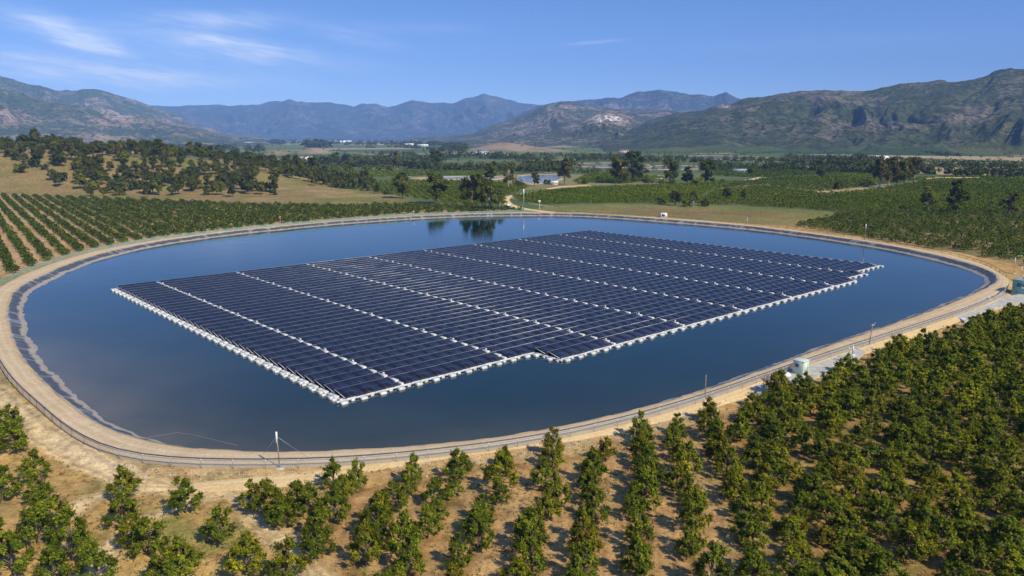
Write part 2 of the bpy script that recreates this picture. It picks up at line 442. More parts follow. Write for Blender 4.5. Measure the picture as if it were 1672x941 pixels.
w = bpy.data.worlds.new("World"); scene.world = w; w.use_nodes = True
nt = w.node_tree; nt.nodes.clear()
wo = nt.nodes.new("ShaderNodeOutputWorld"); bg = nt.nodes.new("ShaderNodeBackground"); bg.inputs[1].default_value = .125
sky = nt.nodes.new("ShaderNodeTexSky"); sky.sky_type = 'NISHITA'; sky.sun_disc = False
sky.sun_elevation = SUN_EL; sky.sun_rotation = SUN_AZ; sky.altitude = 600; sky.air_density = 1.0; sky.dust_density = 2.2; sky.ozone_density = 3.0
tc = nt.nodes.new("ShaderNodeTexCoord")
mp = nt.nodes.new("ShaderNodeMapping"); mp.inputs["Scale"].default_value = (1, 1, 2.5); mp.inputs["Location"].default_value = (0, 0, .005)
L(nt, tc.outputs["Generated"], mp.inputs[0])
nm = nt.nodes.new("ShaderNodeVectorMath"); nm.operation = 'NORMALIZE'; L(nt, mp.outputs[0], nm.inputs[0]); L(nt, nm.outputs[0], sky.inputs[0])
skyc = mixc(nt, 1.0, sky.outputs[0], (.66, 1.02, 1.44), 'MULTIPLY')
# paler air low over the horizon
spz = nt.nodes.new("ShaderNodeSeparateXYZ"); L(nt, tc.outputs["Generated"], spz.inputs[0])
hz_ = math_n(nt, 'MULTIPLY', math_n(nt, 'EXPONENT', math_n(nt, 'MULTIPLY', math_n(nt, 'ABSOLUTE', spz.outputs[2]), -20.0)), .85)
skyc = mixc(nt, hz_, skyc, (5.9, 6.6, 7.2))
# thin cirrus: soft elongated banks in azimuth / elevation, broken up by stretched noise
sp = nt.nodes.new("ShaderNodeSeparateXYZ"); L(nt, tc.outputs["Generated"], sp.inputs[0])
az = math_n(nt, 'ARCTAN2', sp.outputs[0], sp.outputs[1]); el = math_n(nt, 'ARCSINE', sp.outputs[2])
cb = nt.nodes.new("ShaderNodeCombineXYZ")
L(nt, math_n(nt, 'MULTIPLY', az, 9.0), cb.inputs[0])
L(nt, math_n(nt, 'ADD', math_n(nt, 'MULTIPLY', el, 58.0), math_n(nt, 'MULTIPLY', az, 7.0)), cb.inputs[1])
cn = noise_n(nt, cb.outputs[0], 1.0, 7, .62)
cb3 = nt.nodes.new("ShaderNodeCombineXYZ")
L(nt, math_n(nt, 'MULTIPLY', az, 22.0), cb3.inputs[0]); L(nt, math_n(nt, 'ADD', math_n(nt, 'MULTIPLY', el, 190.0), math_n(nt, 'MULTIPLY', az, 30.0)), cb3.inputs[1])
cn2 = noise_n(nt, cb3.outputs[0], 1.0, 6, .6)
cb2 = nt.nodes.new("ShaderNodeCombineXYZ"); L(nt, math_n(nt, 'MULTIPLY', az, 5.0), cb2.inputs[0]); L(nt, math_n(nt, 'MULTIPLY', el, 22.0), cb2.inputs[1])
cw = noise_n(nt, cb2.outputs[0], 1.0, 4, .5)
tot = None
def cloud_bank(px, py, sx, sy, amt, tilt=0.0):
    global tot
    dx, dy, dz = ray(px, py); a0 = math.atan2(dx, dy); e0 = math.asin(dz / math.sqrt(dx * dx + dy * dy + dz * dz))
    da = math_n(nt, 'SUBTRACT', az, a0); de = math_n(nt, 'SUBTRACT', el, e0)
    de = math_n(nt, 'ADD', de, math_n(nt, 'MULTIPLY', da, tilt))
    de = math_n(nt, 'ADD', de, math_n(nt, 'MULTIPLY', math_n(nt, 'SUBTRACT', cw, .5), sy / F * 1.6))
    a = math_n(nt, 'POWER', math_n(nt, 'DIVIDE', da, sx / F), 2.0); e = math_n(nt, 'POWER', math_n(nt, 'DIVIDE', de, sy / F), 2.0)
    g = math_n(nt, 'MULTIPLY', math_n(nt, 'EXPONENT', math_n(nt, 'MULTIPLY', math_n(nt, 'ADD', a, e), -1.0)), amt)
    tot = g if tot is None else math_n(nt, 'ADD', tot, g)
for args in ((370, 72, 95, 13, 1.0, .12), (345, 33, 85, 12, .55, -.05), (105, 50, 65, 15, .75, .25), (150, 75, 60, 10, .6, .2), (30, 92, 70, 11, .6, .05),
             (205, 112, 70, 11, .8, .1), (400, 95, 160, 16, .35, .05), (100, 120, 190, 16, .45, 0), (580, 62, 60, 10, .3, .2), (975, 69, 42, 2.4, .42, -.07),
             (240, 135, 200, 14, .3, 0), (640, 45, 120, 8, .12, 0), (1340, 70, 200, 10, .08, 0)):
    cloud_bank(*args)
cf = math_n(nt, 'MULTIPLY', tot, ramp(nt, cn, [(.34, (.18, .18, .18)), (.62, (1, 1, 1))]))
cf = math_n(nt, 'MINIMUM', math_n(nt, 'MULTIPLY', math_n(nt, 'MULTIPLY', cf, 1.35), ramp(nt, cn2, [(.30, (.35, .35, .35)), (.62, (1, 1, 1))])), .85)
skyc = mixc(nt, cf, skyc, (8.0, 8.3, 8.7))
L(nt, skyc, bg.inputs[0]); L(nt, bg.outputs[0], wo.inputs[0])

scene.view_settings.view_transform = 'Standard'; scene.view_settings.look = 'None'
scene.view_settings.exposure = 0.28; scene.view_settings.gamma = 1.0
scene.cycles.max_bounces = 6; scene.cycles.diffuse_bounces = 2; scene.cycles.glossy_bounces = 3; scene.cycles.transparent_max_bounces = 8
scene.cycles.volume_bounces = 0; scene.cycles.transmission_bounces = 3

# ------------------------------------------------------------------ shoreline
shore_px = [(42,500),(48,482),(75,463),(110,446),(150,430),(200,415),(260,402),(330,391),(400,382),(460,376),(540,368),(620,362),(700,357),(780,354),(860,353),(930,353.5),
            (1000,357),(1080,363),(1160,369.5),(1240,377.5),(1320,388),(1400,400),(1470,413),(1530,427),(1575,440),(1600,452),(1606,460),(1600,469),(1575,482),(1540,497),(1490,516),
            (1420,540),(1350,563),(1290,585),(1220,610),(1150,635),(1060,662),(980,682),(900,699),(820,713),(740,723),(640,732),(560,736.5),(480,738),(420,737.5),(350,734.5),(300,729.5),
            (256,721),(210,705),(178,688),(148,665),(108,632),(80,603),(60,573),(48,545),(41,520)]
outer_px = [(0,590),(20,622),(60,662),(110,700),(150,725),(200,745),(250,753),(330,757),(455,758),(560,755),(640,748),(740,738),(820,727),(900,714),(980,697),(1060,677),(1150,651),(1220,627),
            (1290,603),(1340,586),(1420,560),(1490,537),(1540,521),(1590,503),(1625,488),(1645,472),(1640,455),(1605,433),(1550,417),(1480,404),(1400,391),(1330,381),(1250,371),(1160,362),(1080,356),
            (1000,351.5),(930,348),(860,347),(780,349),(700,352),(620,357),(540,362.5),(460,369.5),(400,375),(330,383),(260,392),(200,402),(150,412),(100,426),(50,444),(20,458),(-12,478),(-28,505),(-28,540),(-15,568)]

def resample(P, step):
    P = np.asarray(P, float); Q = np.vstack([P, P[:1]])
    # periodic Catmull-Rom, then uniform spacing, then a little smoothing
    n = len(P); out = []
    for i in range(n):
        p0, p1, p2, p3 = P[i - 1], P[i], P[(i + 1) % n], P[(i + 2) % n]
        for t in np.linspace(0, 1, 12, endpoint=False):
            out.append(.5 * ((2 * p1) + (-p0 + p2) * t + (2 * p0 - 5 * p1 + 4 * p2 - p3) * t * t + (-p0 + 3 * p1 - 3 * p2 + p3) * t ** 3))
    C = np.array(out); C2 = np.vstack([C, C[:1]])
    d = np.r_[0, np.cumsum(np.linalg.norm(np.diff(C2, axis=0), axis=1))]
    m = int(d[-1] / step); s = np.linspace(0, d[-1], m, endpoint=False)
    return np.c_[np.interp(s, d, C2[:, 0]), np.interp(s, d, C2[:, 1])]

def smooth_p(A, k):
    ker = np.exp(-np.linspace(-2, 2, 2 * k + 1) ** 2); ker /= ker.sum()
    out = np.zeros_like(A, float)
    for j, wgt in zip(range(-k, k + 1), ker): out += wgt * np.roll(A, j, axis=0)
    return out

shore0 = np.array([un(x, y, 0.0) for x, y in shore_px])
S = smooth_p(resample(shore0, .9), 4)
tan = np.roll(S, -1, 0) - np.roll(S, 1, 0); tan /= np.linalg.norm(tan, axis=1)[:, None]
area = .5 * np.sum(S[:, 0] * np.roll(S[:, 1], -1) - np.roll(S[:, 0], -1) * S[:, 1])
NRM = np.c_[tan[:, 1], -tan[:, 0]] * (1 if area > 0 else -1)       # outward
OUTL = resample(np.array([un(x, y, 1.1) for x, y in outer_px]), 1.0)
dd = np.sqrt(((S[:, None, :] - OUTL[None]) ** 2).sum(2)).min(1)
WO = smooth_p(np.clip(dd, 4.7, 13.0), 18)                         # outer edge of the bank road, metres from the water
NS = len(S); arc = np.r_[0, np.cumsum(np.linalg.norm(np.diff(S, axis=0), axis=1))]
wob = (fbm(S[:, 0] * .12, S[:, 1] * .12, 5, 3) - .5)

LIN = 3.3
NW = smooth_p(np.clip((-NRM[:, 1] - .60) / .25, 0, 1), 20); LF = 1 - .5 * NW; CH = 1.22 - .46 * NW   # the near bank is lower and steeper inside
def strip(name, rows, mat, uvx, smooth=True, jitter=None):
    """closed ribbon following the shore; rows = list of (offset array, z array)"""
    V = []
    for off, z in rows:
        off = np.broadcast_to(off, (NS,)); z = np.broadcast_to(z, (NS,))
        V.append(np.c_[S + NRM * off[:, None], z])
    V = np.concatenate(V); k = len(rows); i = np.arange(NS); j = (i + 1) % NS
    F4 = np.concatenate([np.c_[r * NS + i, r * NS + j, (r + 1) * NS + j, (r + 1) * NS + i] for r in range(k - 1)])
    if area > 0: F4 = F4[:, ::-1]
    m = npmesh(name, V, F4, mat, smooth)
    m.update()
    uvl = m.uv_layers.new(name="UVMap")
    li = np.zeros(len(m.loops), np.int32); m.loops.foreach_get("vertex_index", li)
    uv = np.c_[np.asarray(uvx)[li // NS], arc[li % NS]].astype(np.float32)
    uvl.data.foreach_set("uv", uv.ravel())
    return m

# liner of the basin
nl = 16; offs = np.linspace(-3.0, LIN + .25, nl); rows = []
for k, o in enumerate(offs):
    zz = np.interp(o, [-3, 0, 1.1, 1.5, LIN, LIN + .25], [-1.1, 0, .30, .42, 1.22, 1.24])
    zz = np.where(zz > 0, zz * CH / 1.22, zz) if np.ndim(zz) else (zz * CH / 1.22 if zz > 0 else zz)
    jz = (fbm(arc * .9, np.full(NS, o * .8), 8, 3) - .5) * .34 * np.interp(o, [-.3, .8, LIN - .6, LIN], [.4, 1, 1, .3])
    jo = (fbm(arc * .35, np.full(NS, o * .5), 9, 3) - .5) * .8
    rows.append((o * (LF if o > 0 else 1) + wob * 1.6 * LF * np.interp(o, [0, 3], [1, .2]) + jo * np.interp(o, [-1, 1, LIN], [.6, 1, .5]), zz + jz))
lm = strip("bank_liner", rows, M['liner'], np.linspace(0, 1, nl))
tag(link("bank_liner", lm), kind="structure")
# road on the crest
nr = 9; rows = []
for k in range(nr):
    t = k / (nr - 1)
    o = LIN * LF - .15 + (WO + .35 - LIN * LF + .15) * t
    z = CH - .02 + .10 * math.sin(math.pi * t) - (.22 if k == nr - 1 else (.03 if k == 0 else 0))
    rows.append((o + (fbm(arc * .3, np.full(NS, k * .1), 20 + k, 3) - .5) * (.7 if k in (0, nr - 1) else .2), z + (fbm(arc * .5, np.full(NS, k * 1.0), 33, 3) - .5) * .08))
tag(link("bank_road", strip("bank_road", rows, M['bank_road'], np.linspace(0, 1, nr))), kind="structure")

# water
def ring_water(name, mat):
    offs = [.9, -1, -3, -6, -11, -18, -28, -40]
    silt = [1, .95, .8, .6, .42, .26, .12, 0]
    ctr = S.mean(0)
    V = []; si = []
    ins = S.copy()
    for o, s_ in zip(offs, silt):
        P = smooth_p(S + NRM * o, 6 if o > -10 else 25)
        V.append(np.c_[P, np.zeros(NS)])
        # shallow shelf is widest along the near left shore
        shelf = np.exp(-(((P - un(150, 640, 0)) / np.array([55, 55])) ** 2).sum(1))
        si.append(np.clip(s_ * (.14 + .95 * shelf) + .0, 0, 1))
    V.append(np.array([[*ctr, 0]])); si.append([0])
    V = np.concatenate(V); si = np.concatenate(si)
    i = np.arange(NS); j = (i + 1) % NS
    F4 = np.concatenate([np.c_[r * NS + i, r * NS + j, (r + 1) * NS + j, (r + 1) * NS + i] for r in range(len(offs) - 1)])
    r = len(offs) - 1
    F3 = np.c_[r * NS + i, r * NS + j, np.full(NS, len(V) - 1)]
    if area < 0: F4 = F4[:, ::-1]; F3 = F3[:, ::-1]
    m = npmesh(name, V, [F4, F3], mat, True); attr_f(m, "silt", si)
    return link(name, m)
wt = ring_water("water", M['water']); tag(wt, kind="structure")
if wt.data.polygons[0].normal.z < 0: wt.data.flip_normals()

# ------------------------------------------------------------------ terrain height
hill_prof = np.array([(-500, 240), (-200, 242), (0, 247), (100, 246), (200, 250), (300, 258), (400, 270), (500, 286), (600, 306), (660, 320), (720, 332)], float)
def hill_h(x, y):
    r = np.asarray(y, float); px, _ = proj(x, y, 10.0)
    px = np.where(y < 20, 5000, px)
    yr = np.interp(px, hill_prof[:, 0], hill_prof[:, 1] - 2, right=400)
    rr = 745.0
    H = np.clip(HCAM - (yr - YH) / F * rr * 1.01 - G0, 0, 60)
    t = np.clip((r - 562) / (rr - 562), 0, 1); t2 = np.clip((1120 - r) / (1120 - rr), 0, 1)
    s = np.minimum(t * t * (3 - 2 * t), t2 * t2 * (3 - 2 * t2))
    return H * s * (.93 + .14 * fbm(x * .012, y * .012, 60, 3))

knolls = []
def knoll(px, py_base, top_y, sx, sy):
    c = un(px, py_base); d = np.hypot(*c)
    h = HCAM - (top_y - YH) / F * d - G0
    knolls.append((c[0], c[1], h, sx, sy))
knoll(815, 248, 234.5, 75, 160); knoll(870, 249, 241, 90, 150); knoll(452, 256, 245, 24, 60); knoll(512, 254, 241, 34, 90)

def flat_h(x, y):
    t = np.clip((235 - y) / 60, 0, 1); t = t * t * (3 - 2 * t)
    z = hill_h(x, y) + (GN - G0) * t
    for cx, cy, h, sx, sy in knolls:
        z = z + h * np.exp(-((x - cx) / sx) ** 2 - ((y - cy) / sy) ** 2)
    return z

def shore_dist(x, y):
    """signed distance to the water edge and index of the nearest shore point (NaN far away)"""
    x = np.asarray(x, float); y = np.asarray(y, float)
    d = np.full(x.shape, 999.0); idx = np.zeros(x.shape, int)
    near = (y > 60) & (y < 460) & (np.abs(x) < 230)
    k = np.where(near)[0]; Ss = S[::2]; Ns = NRM[::2]
    for a in range(0, len(k), 20000):
        kk = k[a:a + 20000]
        D = (x[kk, None] - Ss[None, :, 0]) ** 2 + (y[kk, None] - Ss[None, :, 1]) ** 2
        j = D.argmin(1); v = np.sqrt(D[np.arange(len(kk)), j])
        sg = (x[kk] - Ss[j, 0]) * Ns[j, 0] + (y[kk] - Ss[j, 1]) * Ns[j, 1]
        d[kk] = np.where(sg > 0, v, -v); idx[kk] = j * 2
    return d, idx

def ground_z(x, y, full=False):
    x = np.atleast_1d(np.asarray(x, float)); y = np.atleast_1d(np.asarray(y, float))
    d, i = shore_dist(x, y); W = WO[i]
    base = G0 + flat_h(x, y) + (fbm(x * .05, y * .05, 3, 3) - .5) * .5 * np.clip((np.abs(y) + 50) / 60, 0, 1)
    e = d - W
    hc_ = CH[i] - .16
    out = np.where(e < .15, hc_, np.where(e < .9, hc_ - .08 * (e - .15), hc_ - .06 + (base - hc_ + .06) * np.clip((e - .9) / 2.6, 0, 1) ** .85))
    inn = np.interp(np.where(d > 0, d / LF[i], d), [-9, -3, 0, LIN - .4, LIN + .5], [-4, -2.0, -.7, .4, .92])
    z = np.where(e < -.35, np.minimum(inn, CH[i] - .30), out)
    z = np.where(d > 900, base, z)
    return (z, d, i, e) if full else z

def gz(x, y): return float(ground_z([x], [y])[0])

# ------------------------------------------------------------------ zones of the plain, as outlines on the ground
def in_poly(px, py, poly):
    poly = np.asarray(poly, float); c = np.zeros(px.shape, bool); n = len(poly); j = n - 1
    for i in range(n):
        xi, yi = poly[i]; xj, yj = poly[j]
        if yi != yj:
            c ^= ((yi > py) != (yj > py)) & (px < (xj - xi) * (py - yi) / (yj - yi) + xi)
        j = i
    return c

def gpoly(pts, z=G0): return np.array([un(x, y, z) for x, y in pts])
LEFT_ORCH = gpoly([(-420, 470), (-300, 332), (-100, 322), (0, 320), (120, 324), (240, 329), (420, 336), (560, 338), (660, 336), (770, 340), (832, 342), (860, 343.5), (770, 347), (680, 350), (560, 358), (440, 368), (330, 380), (220, 394), (140, 409), (85, 424), (40, 440), (0, 458), (-60, 492)])
NEAR_ORCH = gpoly([(405, 828), (545, 808), (620, 792), (690, 776), (750, 766), (830, 758), (905, 744), (975, 731), (1040, 716), (1110, 699), (1170, 682), (1240, 655), (1330, 626), (1400, 604), (1460, 582), (1530, 556), (1600, 531), (1680, 504), (1800, 470), (2000, 470), (2500, 1100), (560, 1100), (515, 960)], GN)
FIELD = gpoly([(872, 343), (885, 338), (1000, 334.5), (1110, 336.5), (1200, 336.5), (1378, 348.5), (1345, 360), (1300, 370.5), (1200, 363.5), (1080, 354.5), (1000, 349), (930, 345.5)])
R_ORCH = gpoly([(1300, 371), (1345, 361), (1372, 350), (1500, 345), (1900, 352), (2400, 400), (1900, 455), (1700, 440), (1640, 428), (1560, 412), (1480, 400), (1400, 386)])
R_VINE = gpoly([(1130, 334), (1170, 312), (1250, 305), (1350, 318), (1440, 309), (1520, 294), (1640, 292), (2000, 292), (2300, 345), (1900, 350), (1500, 343.5), (1385, 347.5), (1200, 335)])
ROWS_R = gpoly([(1165, 309), (1245, 293), (1330, 289), (1420, 292), (1430, 304), (1340, 314), (1250, 303)])
C_VINE = gpoly([(838, 322), (880, 313), (1000, 305), (1130, 301), (1240, 296), (1165, 309), (1120, 332), (1000, 332), (890, 334), (850, 330)])
L_VINE = gpoly([(520, 304), (600, 297), (700, 296), (800, 296), (862, 306), (822, 322), (826, 334), (770, 337), (640, 318), (600, 312)])
L_FAR = gpoly([(540, 283), (620, 280), (760, 279), (840, 283), (820, 286), (700, 287), (600, 290), (520, 296)])
C2 = gpoly([(935, 297), (960, 285), (1010, 283), (1090, 291), (1020, 300)])
BACK_R = gpoly([(1170, 277), (1215, 272), (1300, 276), (1330, 287), (1245, 291), (1165, 288)])
BACK_R2 = gpoly([(1345, 287), (1260, 280), (1420, 282), (1430, 291), (1900, 289), (1900, 285), (1560, 288), (1440, 300)])

LTRACK = np.array([un(*p, GN) for p in ((385, 800), (415, 835), (450, 872), (490, 915), (530, 965), (590, 1040))])
LT2 = np.array([un(*p, GN) for p in ((-60, 600), (20, 668), (80, 715), (140, 752), (220, 790), (300, 800), (380, 795), (460, 785))])
LT3 = np.array([un(*p, GN) for p in ((100, 850), (150, 815), (200, 800), (270, 800))])
LT4 = np.array([un(*p, GN) for p in ((150, 941), (180, 890), (240, 850), (330, 815), (400, 800))])
def line_dist(x, y, P):
    d = np.full(x.shape, 1e9)
    for a, b in zip(P[:-1], P[1:]):
        ab = b - a; t = np.clip(((x - a[0]) * ab[0] + (y - a[1]) * ab[1]) / (ab @ ab), 0, 1)
        d = np.minimum(d, np.hypot(x - a[0] - t * ab[0], y - a[1] - t * ab[1]))
    return d

def mixv(c, new, f): return c * (1 - f[:, None]) + np.asarray(new) * f[:, None]

_az = math.atan2(.1521, 1.018); RPX = (math.cos(_az), -math.sin(_az))
def soil_colour(x, y, d, e):
    n = len(x); c = np.tile(np.array([.40, .245, .092]), (n, 1))
    n1 = fbm(x * .06, y * .06, 40, 5); n2 = fbm(x * .22, y * .22, 44, 4); n3 = fbm(x * .015, y * .015, 48, 4)
    c = mixv(c, (.50, .345, .165), np.clip((n1 - .5) * 5, 0, 1) * .7)              # pale bare soil
    c = mixv(c, (.36, .25, .085), np.clip((n2 - .52) * 5, 0, 1) * .55)              # dry grass
    # ----- the wide valley: a patchwork of fields
    r = np.hypot(x, y); far = np.clip((r - 400) / 60, 0, 1)
    th = .35; u = (x * math.cos(th) + y * math.sin(th)); v = (-x * math.sin(th) + y * math.cos(th))
    wx = u + 60 * (fbm(u * .003, v * .003, 70, 3) - .5); wy = v + 60 * (fbm(u * .003, v * .003, 75, 3) - .5)
    cs = np.where(r > 1500, 1.7, 1.0)
    hx = np.floor(wx / (190 * cs)); hy = np.floor((wy + 70 * _hash(hx, hx * 0, 5)) / (120 * cs)); hv = _hash(hx, hy, 77)
    pal = np.array([(.075, .110, .034), (.092, .130, .036), (.066, .098, .036), (.110, .138, .045), (.085, .118, .030), (.125, .145, .050), (.20, .18, .075), (.36, .27, .15)])
    k = np.minimum((np.clip(hv, 0, .9999) * 8.6).astype(int), 7)
    k = np.where((k == 7) & (_hash(hx, hy, 90) > .5), 1, k)
    fc = pal[k]
    # hedges / tracks on the field borders
    fx = np.abs(((wx / (190 * cs)) % 1) - .5); c2 = mixv(fc, (.30, .24, .15), (fx > .485).astype(float) * .7)
    c = mixv(c, 0, far * 0) * (1 - far[:, None]) + c2 * far[:, None]
    hh = hill_h(x, y)
    hz = np.clip(hh / 2.0, 0, 1)
    pxx, pyy = proj(x, y, G0 + hh)
    foot = np.clip((y - 490) / 20, 0, 1) * np.clip((690 - pxx) / 50, 0, 1) * np.clip((690 - y) / 40, 0, 1) * (y > 0)
    hz = np.maximum(hz, foot)
    hc = np.tile(np.array([.235, .165, .066]), (n, 1))
    hc = mixv(hc, (.155, .150, .034), np.clip((fbm(x * .02, y * .02, 51, 4) - .42) * 6, 0, 1) * .85)
    hc = mixv(hc, (.30, .215, .10), np.clip((fbm(x * .03, y * .03, 57, 4) - .55) * 6, 0, 1) * .8)
    c = c * (1 - hz[:, None]) + hc * hz[:, None]
    kn = np.zeros(n)
    for cx, cy, h, sx, sy in knolls: kn = np.maximum(kn, np.exp(-((x - cx) / sx) ** 2 - ((y - cy) / sy) ** 2))
    kc = np.tile(np.array([.29, .215, .155]), (n, 1)); kc = mixv(kc, (.16, .14, .07), np.clip((n3 - .5) * 5, 0, 1) * .6)
    kf = np.clip((kn - .22) * 6, 0, 1); c = c * (1 - kf[:, None]) + kc * kf[:, None]
    def zone(poly, colr, amt=1.0, colr2=None):
        nonlocal c
        q = in_poly(x, y, poly).astype(float) * amt
        cc = np.tile(np.array(colr), (n, 1))
        if colr2 is not None: cc = mixv(cc, colr2, np.clip((n1 - .42) * 5, 0, 1))
        c = c * (1 - q[:, None]) + cc * q[:, None]
    zone(R_VINE, (.070, .085, .026), 1, (.13, .11, .045)); zone(C_VINE, (.07, .095, .025), 1, (.10, .115, .03)); zone(L_VINE, (.085, .105, .03), 1, (.12, .12, .04))
    zone(L_FAR, (.10, .125, .035)); zone(ROWS_R, (.21, .19, .075)); zone(C2, (.055, .085, .022)); zone(BACK_R, (.08, .095, .04)); zone(BACK_R2, (.055, .085, .022))
    zone(LEFT_ORCH, (.34, .22, .095), 1, (.40, .27, .14)); zone(R_ORCH, (.26, .18, .08), 1, (.15, .13, .045))
    zone(FIELD, (.205, .165, .055), 1, (.165, .155, .045))
    # greener far side and ploughed stripe of the open field
    q = in_poly(x, y, FIELD); px, py = proj(x, y, G0)
    g = q * np.clip((px - 1120) / 80, 0, 1) * np.clip((346.5 - py + (px - 1200) * .05) / 4, 0, 1); c = mixv(c, (.125, .155, .032), g * .9)
    g = q * np.exp(-((py - 347 - (px - 1100) * .02) / 4.0) ** 2) * np.clip((px - 980) / 80, 0, 1) * np.clip((1330 - px) / 80, 0, 1); c = mixv(c, (.185, .115, .048), g * .85)
    # near orchard: raked brown soil, weedy patches, darker strips along the tree rows
    q = in_poly(x, y, NEAR_ORCH).astype(float)
    oc = np.tile(np.array([.33, .185, .066]), (n, 1)); oc = mixv(oc, (.39, .245, .11), np.clip((n2 - .48) * 6, 0, 1) * .7)
    oc = mixv(oc, (.22, .175, .045), np.clip((fbm(x * .25, y * .25, 66, 5) - .56) * 7, 0, 1) * .7)
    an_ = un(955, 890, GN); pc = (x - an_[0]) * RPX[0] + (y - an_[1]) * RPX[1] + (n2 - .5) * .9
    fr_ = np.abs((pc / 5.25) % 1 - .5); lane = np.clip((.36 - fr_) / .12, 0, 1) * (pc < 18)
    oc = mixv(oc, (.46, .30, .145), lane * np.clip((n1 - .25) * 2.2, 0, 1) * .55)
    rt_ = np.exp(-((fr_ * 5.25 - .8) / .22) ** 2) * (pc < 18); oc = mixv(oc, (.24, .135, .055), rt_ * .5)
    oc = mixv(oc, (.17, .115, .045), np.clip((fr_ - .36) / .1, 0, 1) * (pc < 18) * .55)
    oc = mixv(oc, (.19, .145, .045), np.clip((pc - 17) / 3, 0, 1) * np.clip((n2 - .25) * 3, 0, 1) * .6)
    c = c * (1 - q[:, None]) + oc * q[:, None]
    # left foreground: dry straw, green patches, worn tracks
    lf = ((x < -5) & (y < 150) & (y > 20) & (q < .5)).astype(float)
    c = mixv(c, (.43, .27, .092), lf * np.clip((n1 - .38) * 4, 0, 1) * .7)
    gp = np.exp(-(((x - un(300, 860, GN)[0]) / 8) ** 2 + ((y - un(300, 860, GN)[1]) / 5) ** 2)); gp = np.maximum(gp, np.exp(-(((x - un(370, 890, GN)[0]) / 5) ** 2 + ((y - un(370, 890, GN)[1]) / 4) ** 2)))
    c = mixv(c, (.20, .19, .05), np.clip(gp * 1.3, 0, 1) * np.clip((fbm(x * .5, y * .5, 83, 4) - .38) * 5, 0, 1) * .8)
    c = mixv(c, (.24, .19, .07), lf * np.clip((fbm(x * .25, y * .25, 81, 5) - .58) * 7, 0, 1) * .7)
    for P, wd in ((LTRACK, 1.9), (LT2, 2.4), (LT3, 1.6), (LT4, 1.7)):
        q = line_dist(x, y, P); wig = q + (n2 - .5) * 1.6
        f = np.clip((wd - wig) / .8, 0, 1); c = mixv(c, (.66, .49, .27), f * .9)
        rut = np.exp(-((wig - wd * .5) / .35) ** 2); c = mixv(c, (.27, .17, .08), rut * .6)
    # green verge outside the left fence
    ed = np.exp(-((e - 6) / 4.0) ** 2) * (x < -40) * (y > 150); c = mixv(c, (.19, .21, .05), ed * .8)
    ed = np.exp(-((e - 4) / 3.0) ** 2) * (x > 40) * (y > 200); c = mixv(c, (.26, .23, .085), ed * .7)
    # gravel and bare fill on the outer slope
    g = np.exp(-((e - 1.6) / 1.7) ** 2) * (d < 40); gf = g * np.clip((n1 - .25) * 3, 0, 1)
    c = mixv(c, (.38, .33, .26), gf * (y < 200) * .35)
    return np.clip(c, .01, .7)

def build_ground():
    fr = np.radians(np.arange(-44, 44.01, .17)); bk = np.radians(np.arange(48, 313, 4.0)); A = np.concatenate([fr, bk]); na = len(A)
    r1 = np.concatenate([np.arange(14, 60, .8), np.arange(60, 135, .45)]); r2 = np.arange(135, 420, .95); r3 = [420]
    while r3[-1] < 26000: r3.append(r3[-1] * 1.012 + .2)
    Rr = np.concatenate([[2, 6, 10], r1, r2, r3]); nrr = len(Rr)
    RR, AA = np.meshgrid(Rr, A, indexing='ij'); x = (RR * np.sin(AA)).ravel(); y = (RR * np.cos(AA)).ravel()
    z, d, i, e = ground_z(x, y, True)
    c = soil_colour(x, y, d, np.where(d > 900, 999, e))
    ii = np.arange(nrr - 1)[:, None] * na; jj = np.arange(na)[None]; j2 = (jj + 1) % na
    F4 = np.stack([ii + jj, ii + na + jj, ii + na + j2, ii + j2], -1).reshape(-1, 4)[:, ::-1]
    V = np.c_[x, y, z]; V = np.vstack([V, [[0, 0, G0]]])
    F3 = np.c_[np.arange(na), np.roll(np.arange(na), -1), np.full(na, len(V) - 1)]
    m = npmesh("ground", V, [F4, F3], M['ground'], True); attr_c(m, "soil", np.vstack([c, c[:1]]))
    o = link("ground", m); tag(o, kind="structure")
    if m.polygons[len(F4) // 2].normal.z < 0: m.flip_normals()
    return o
build_ground()

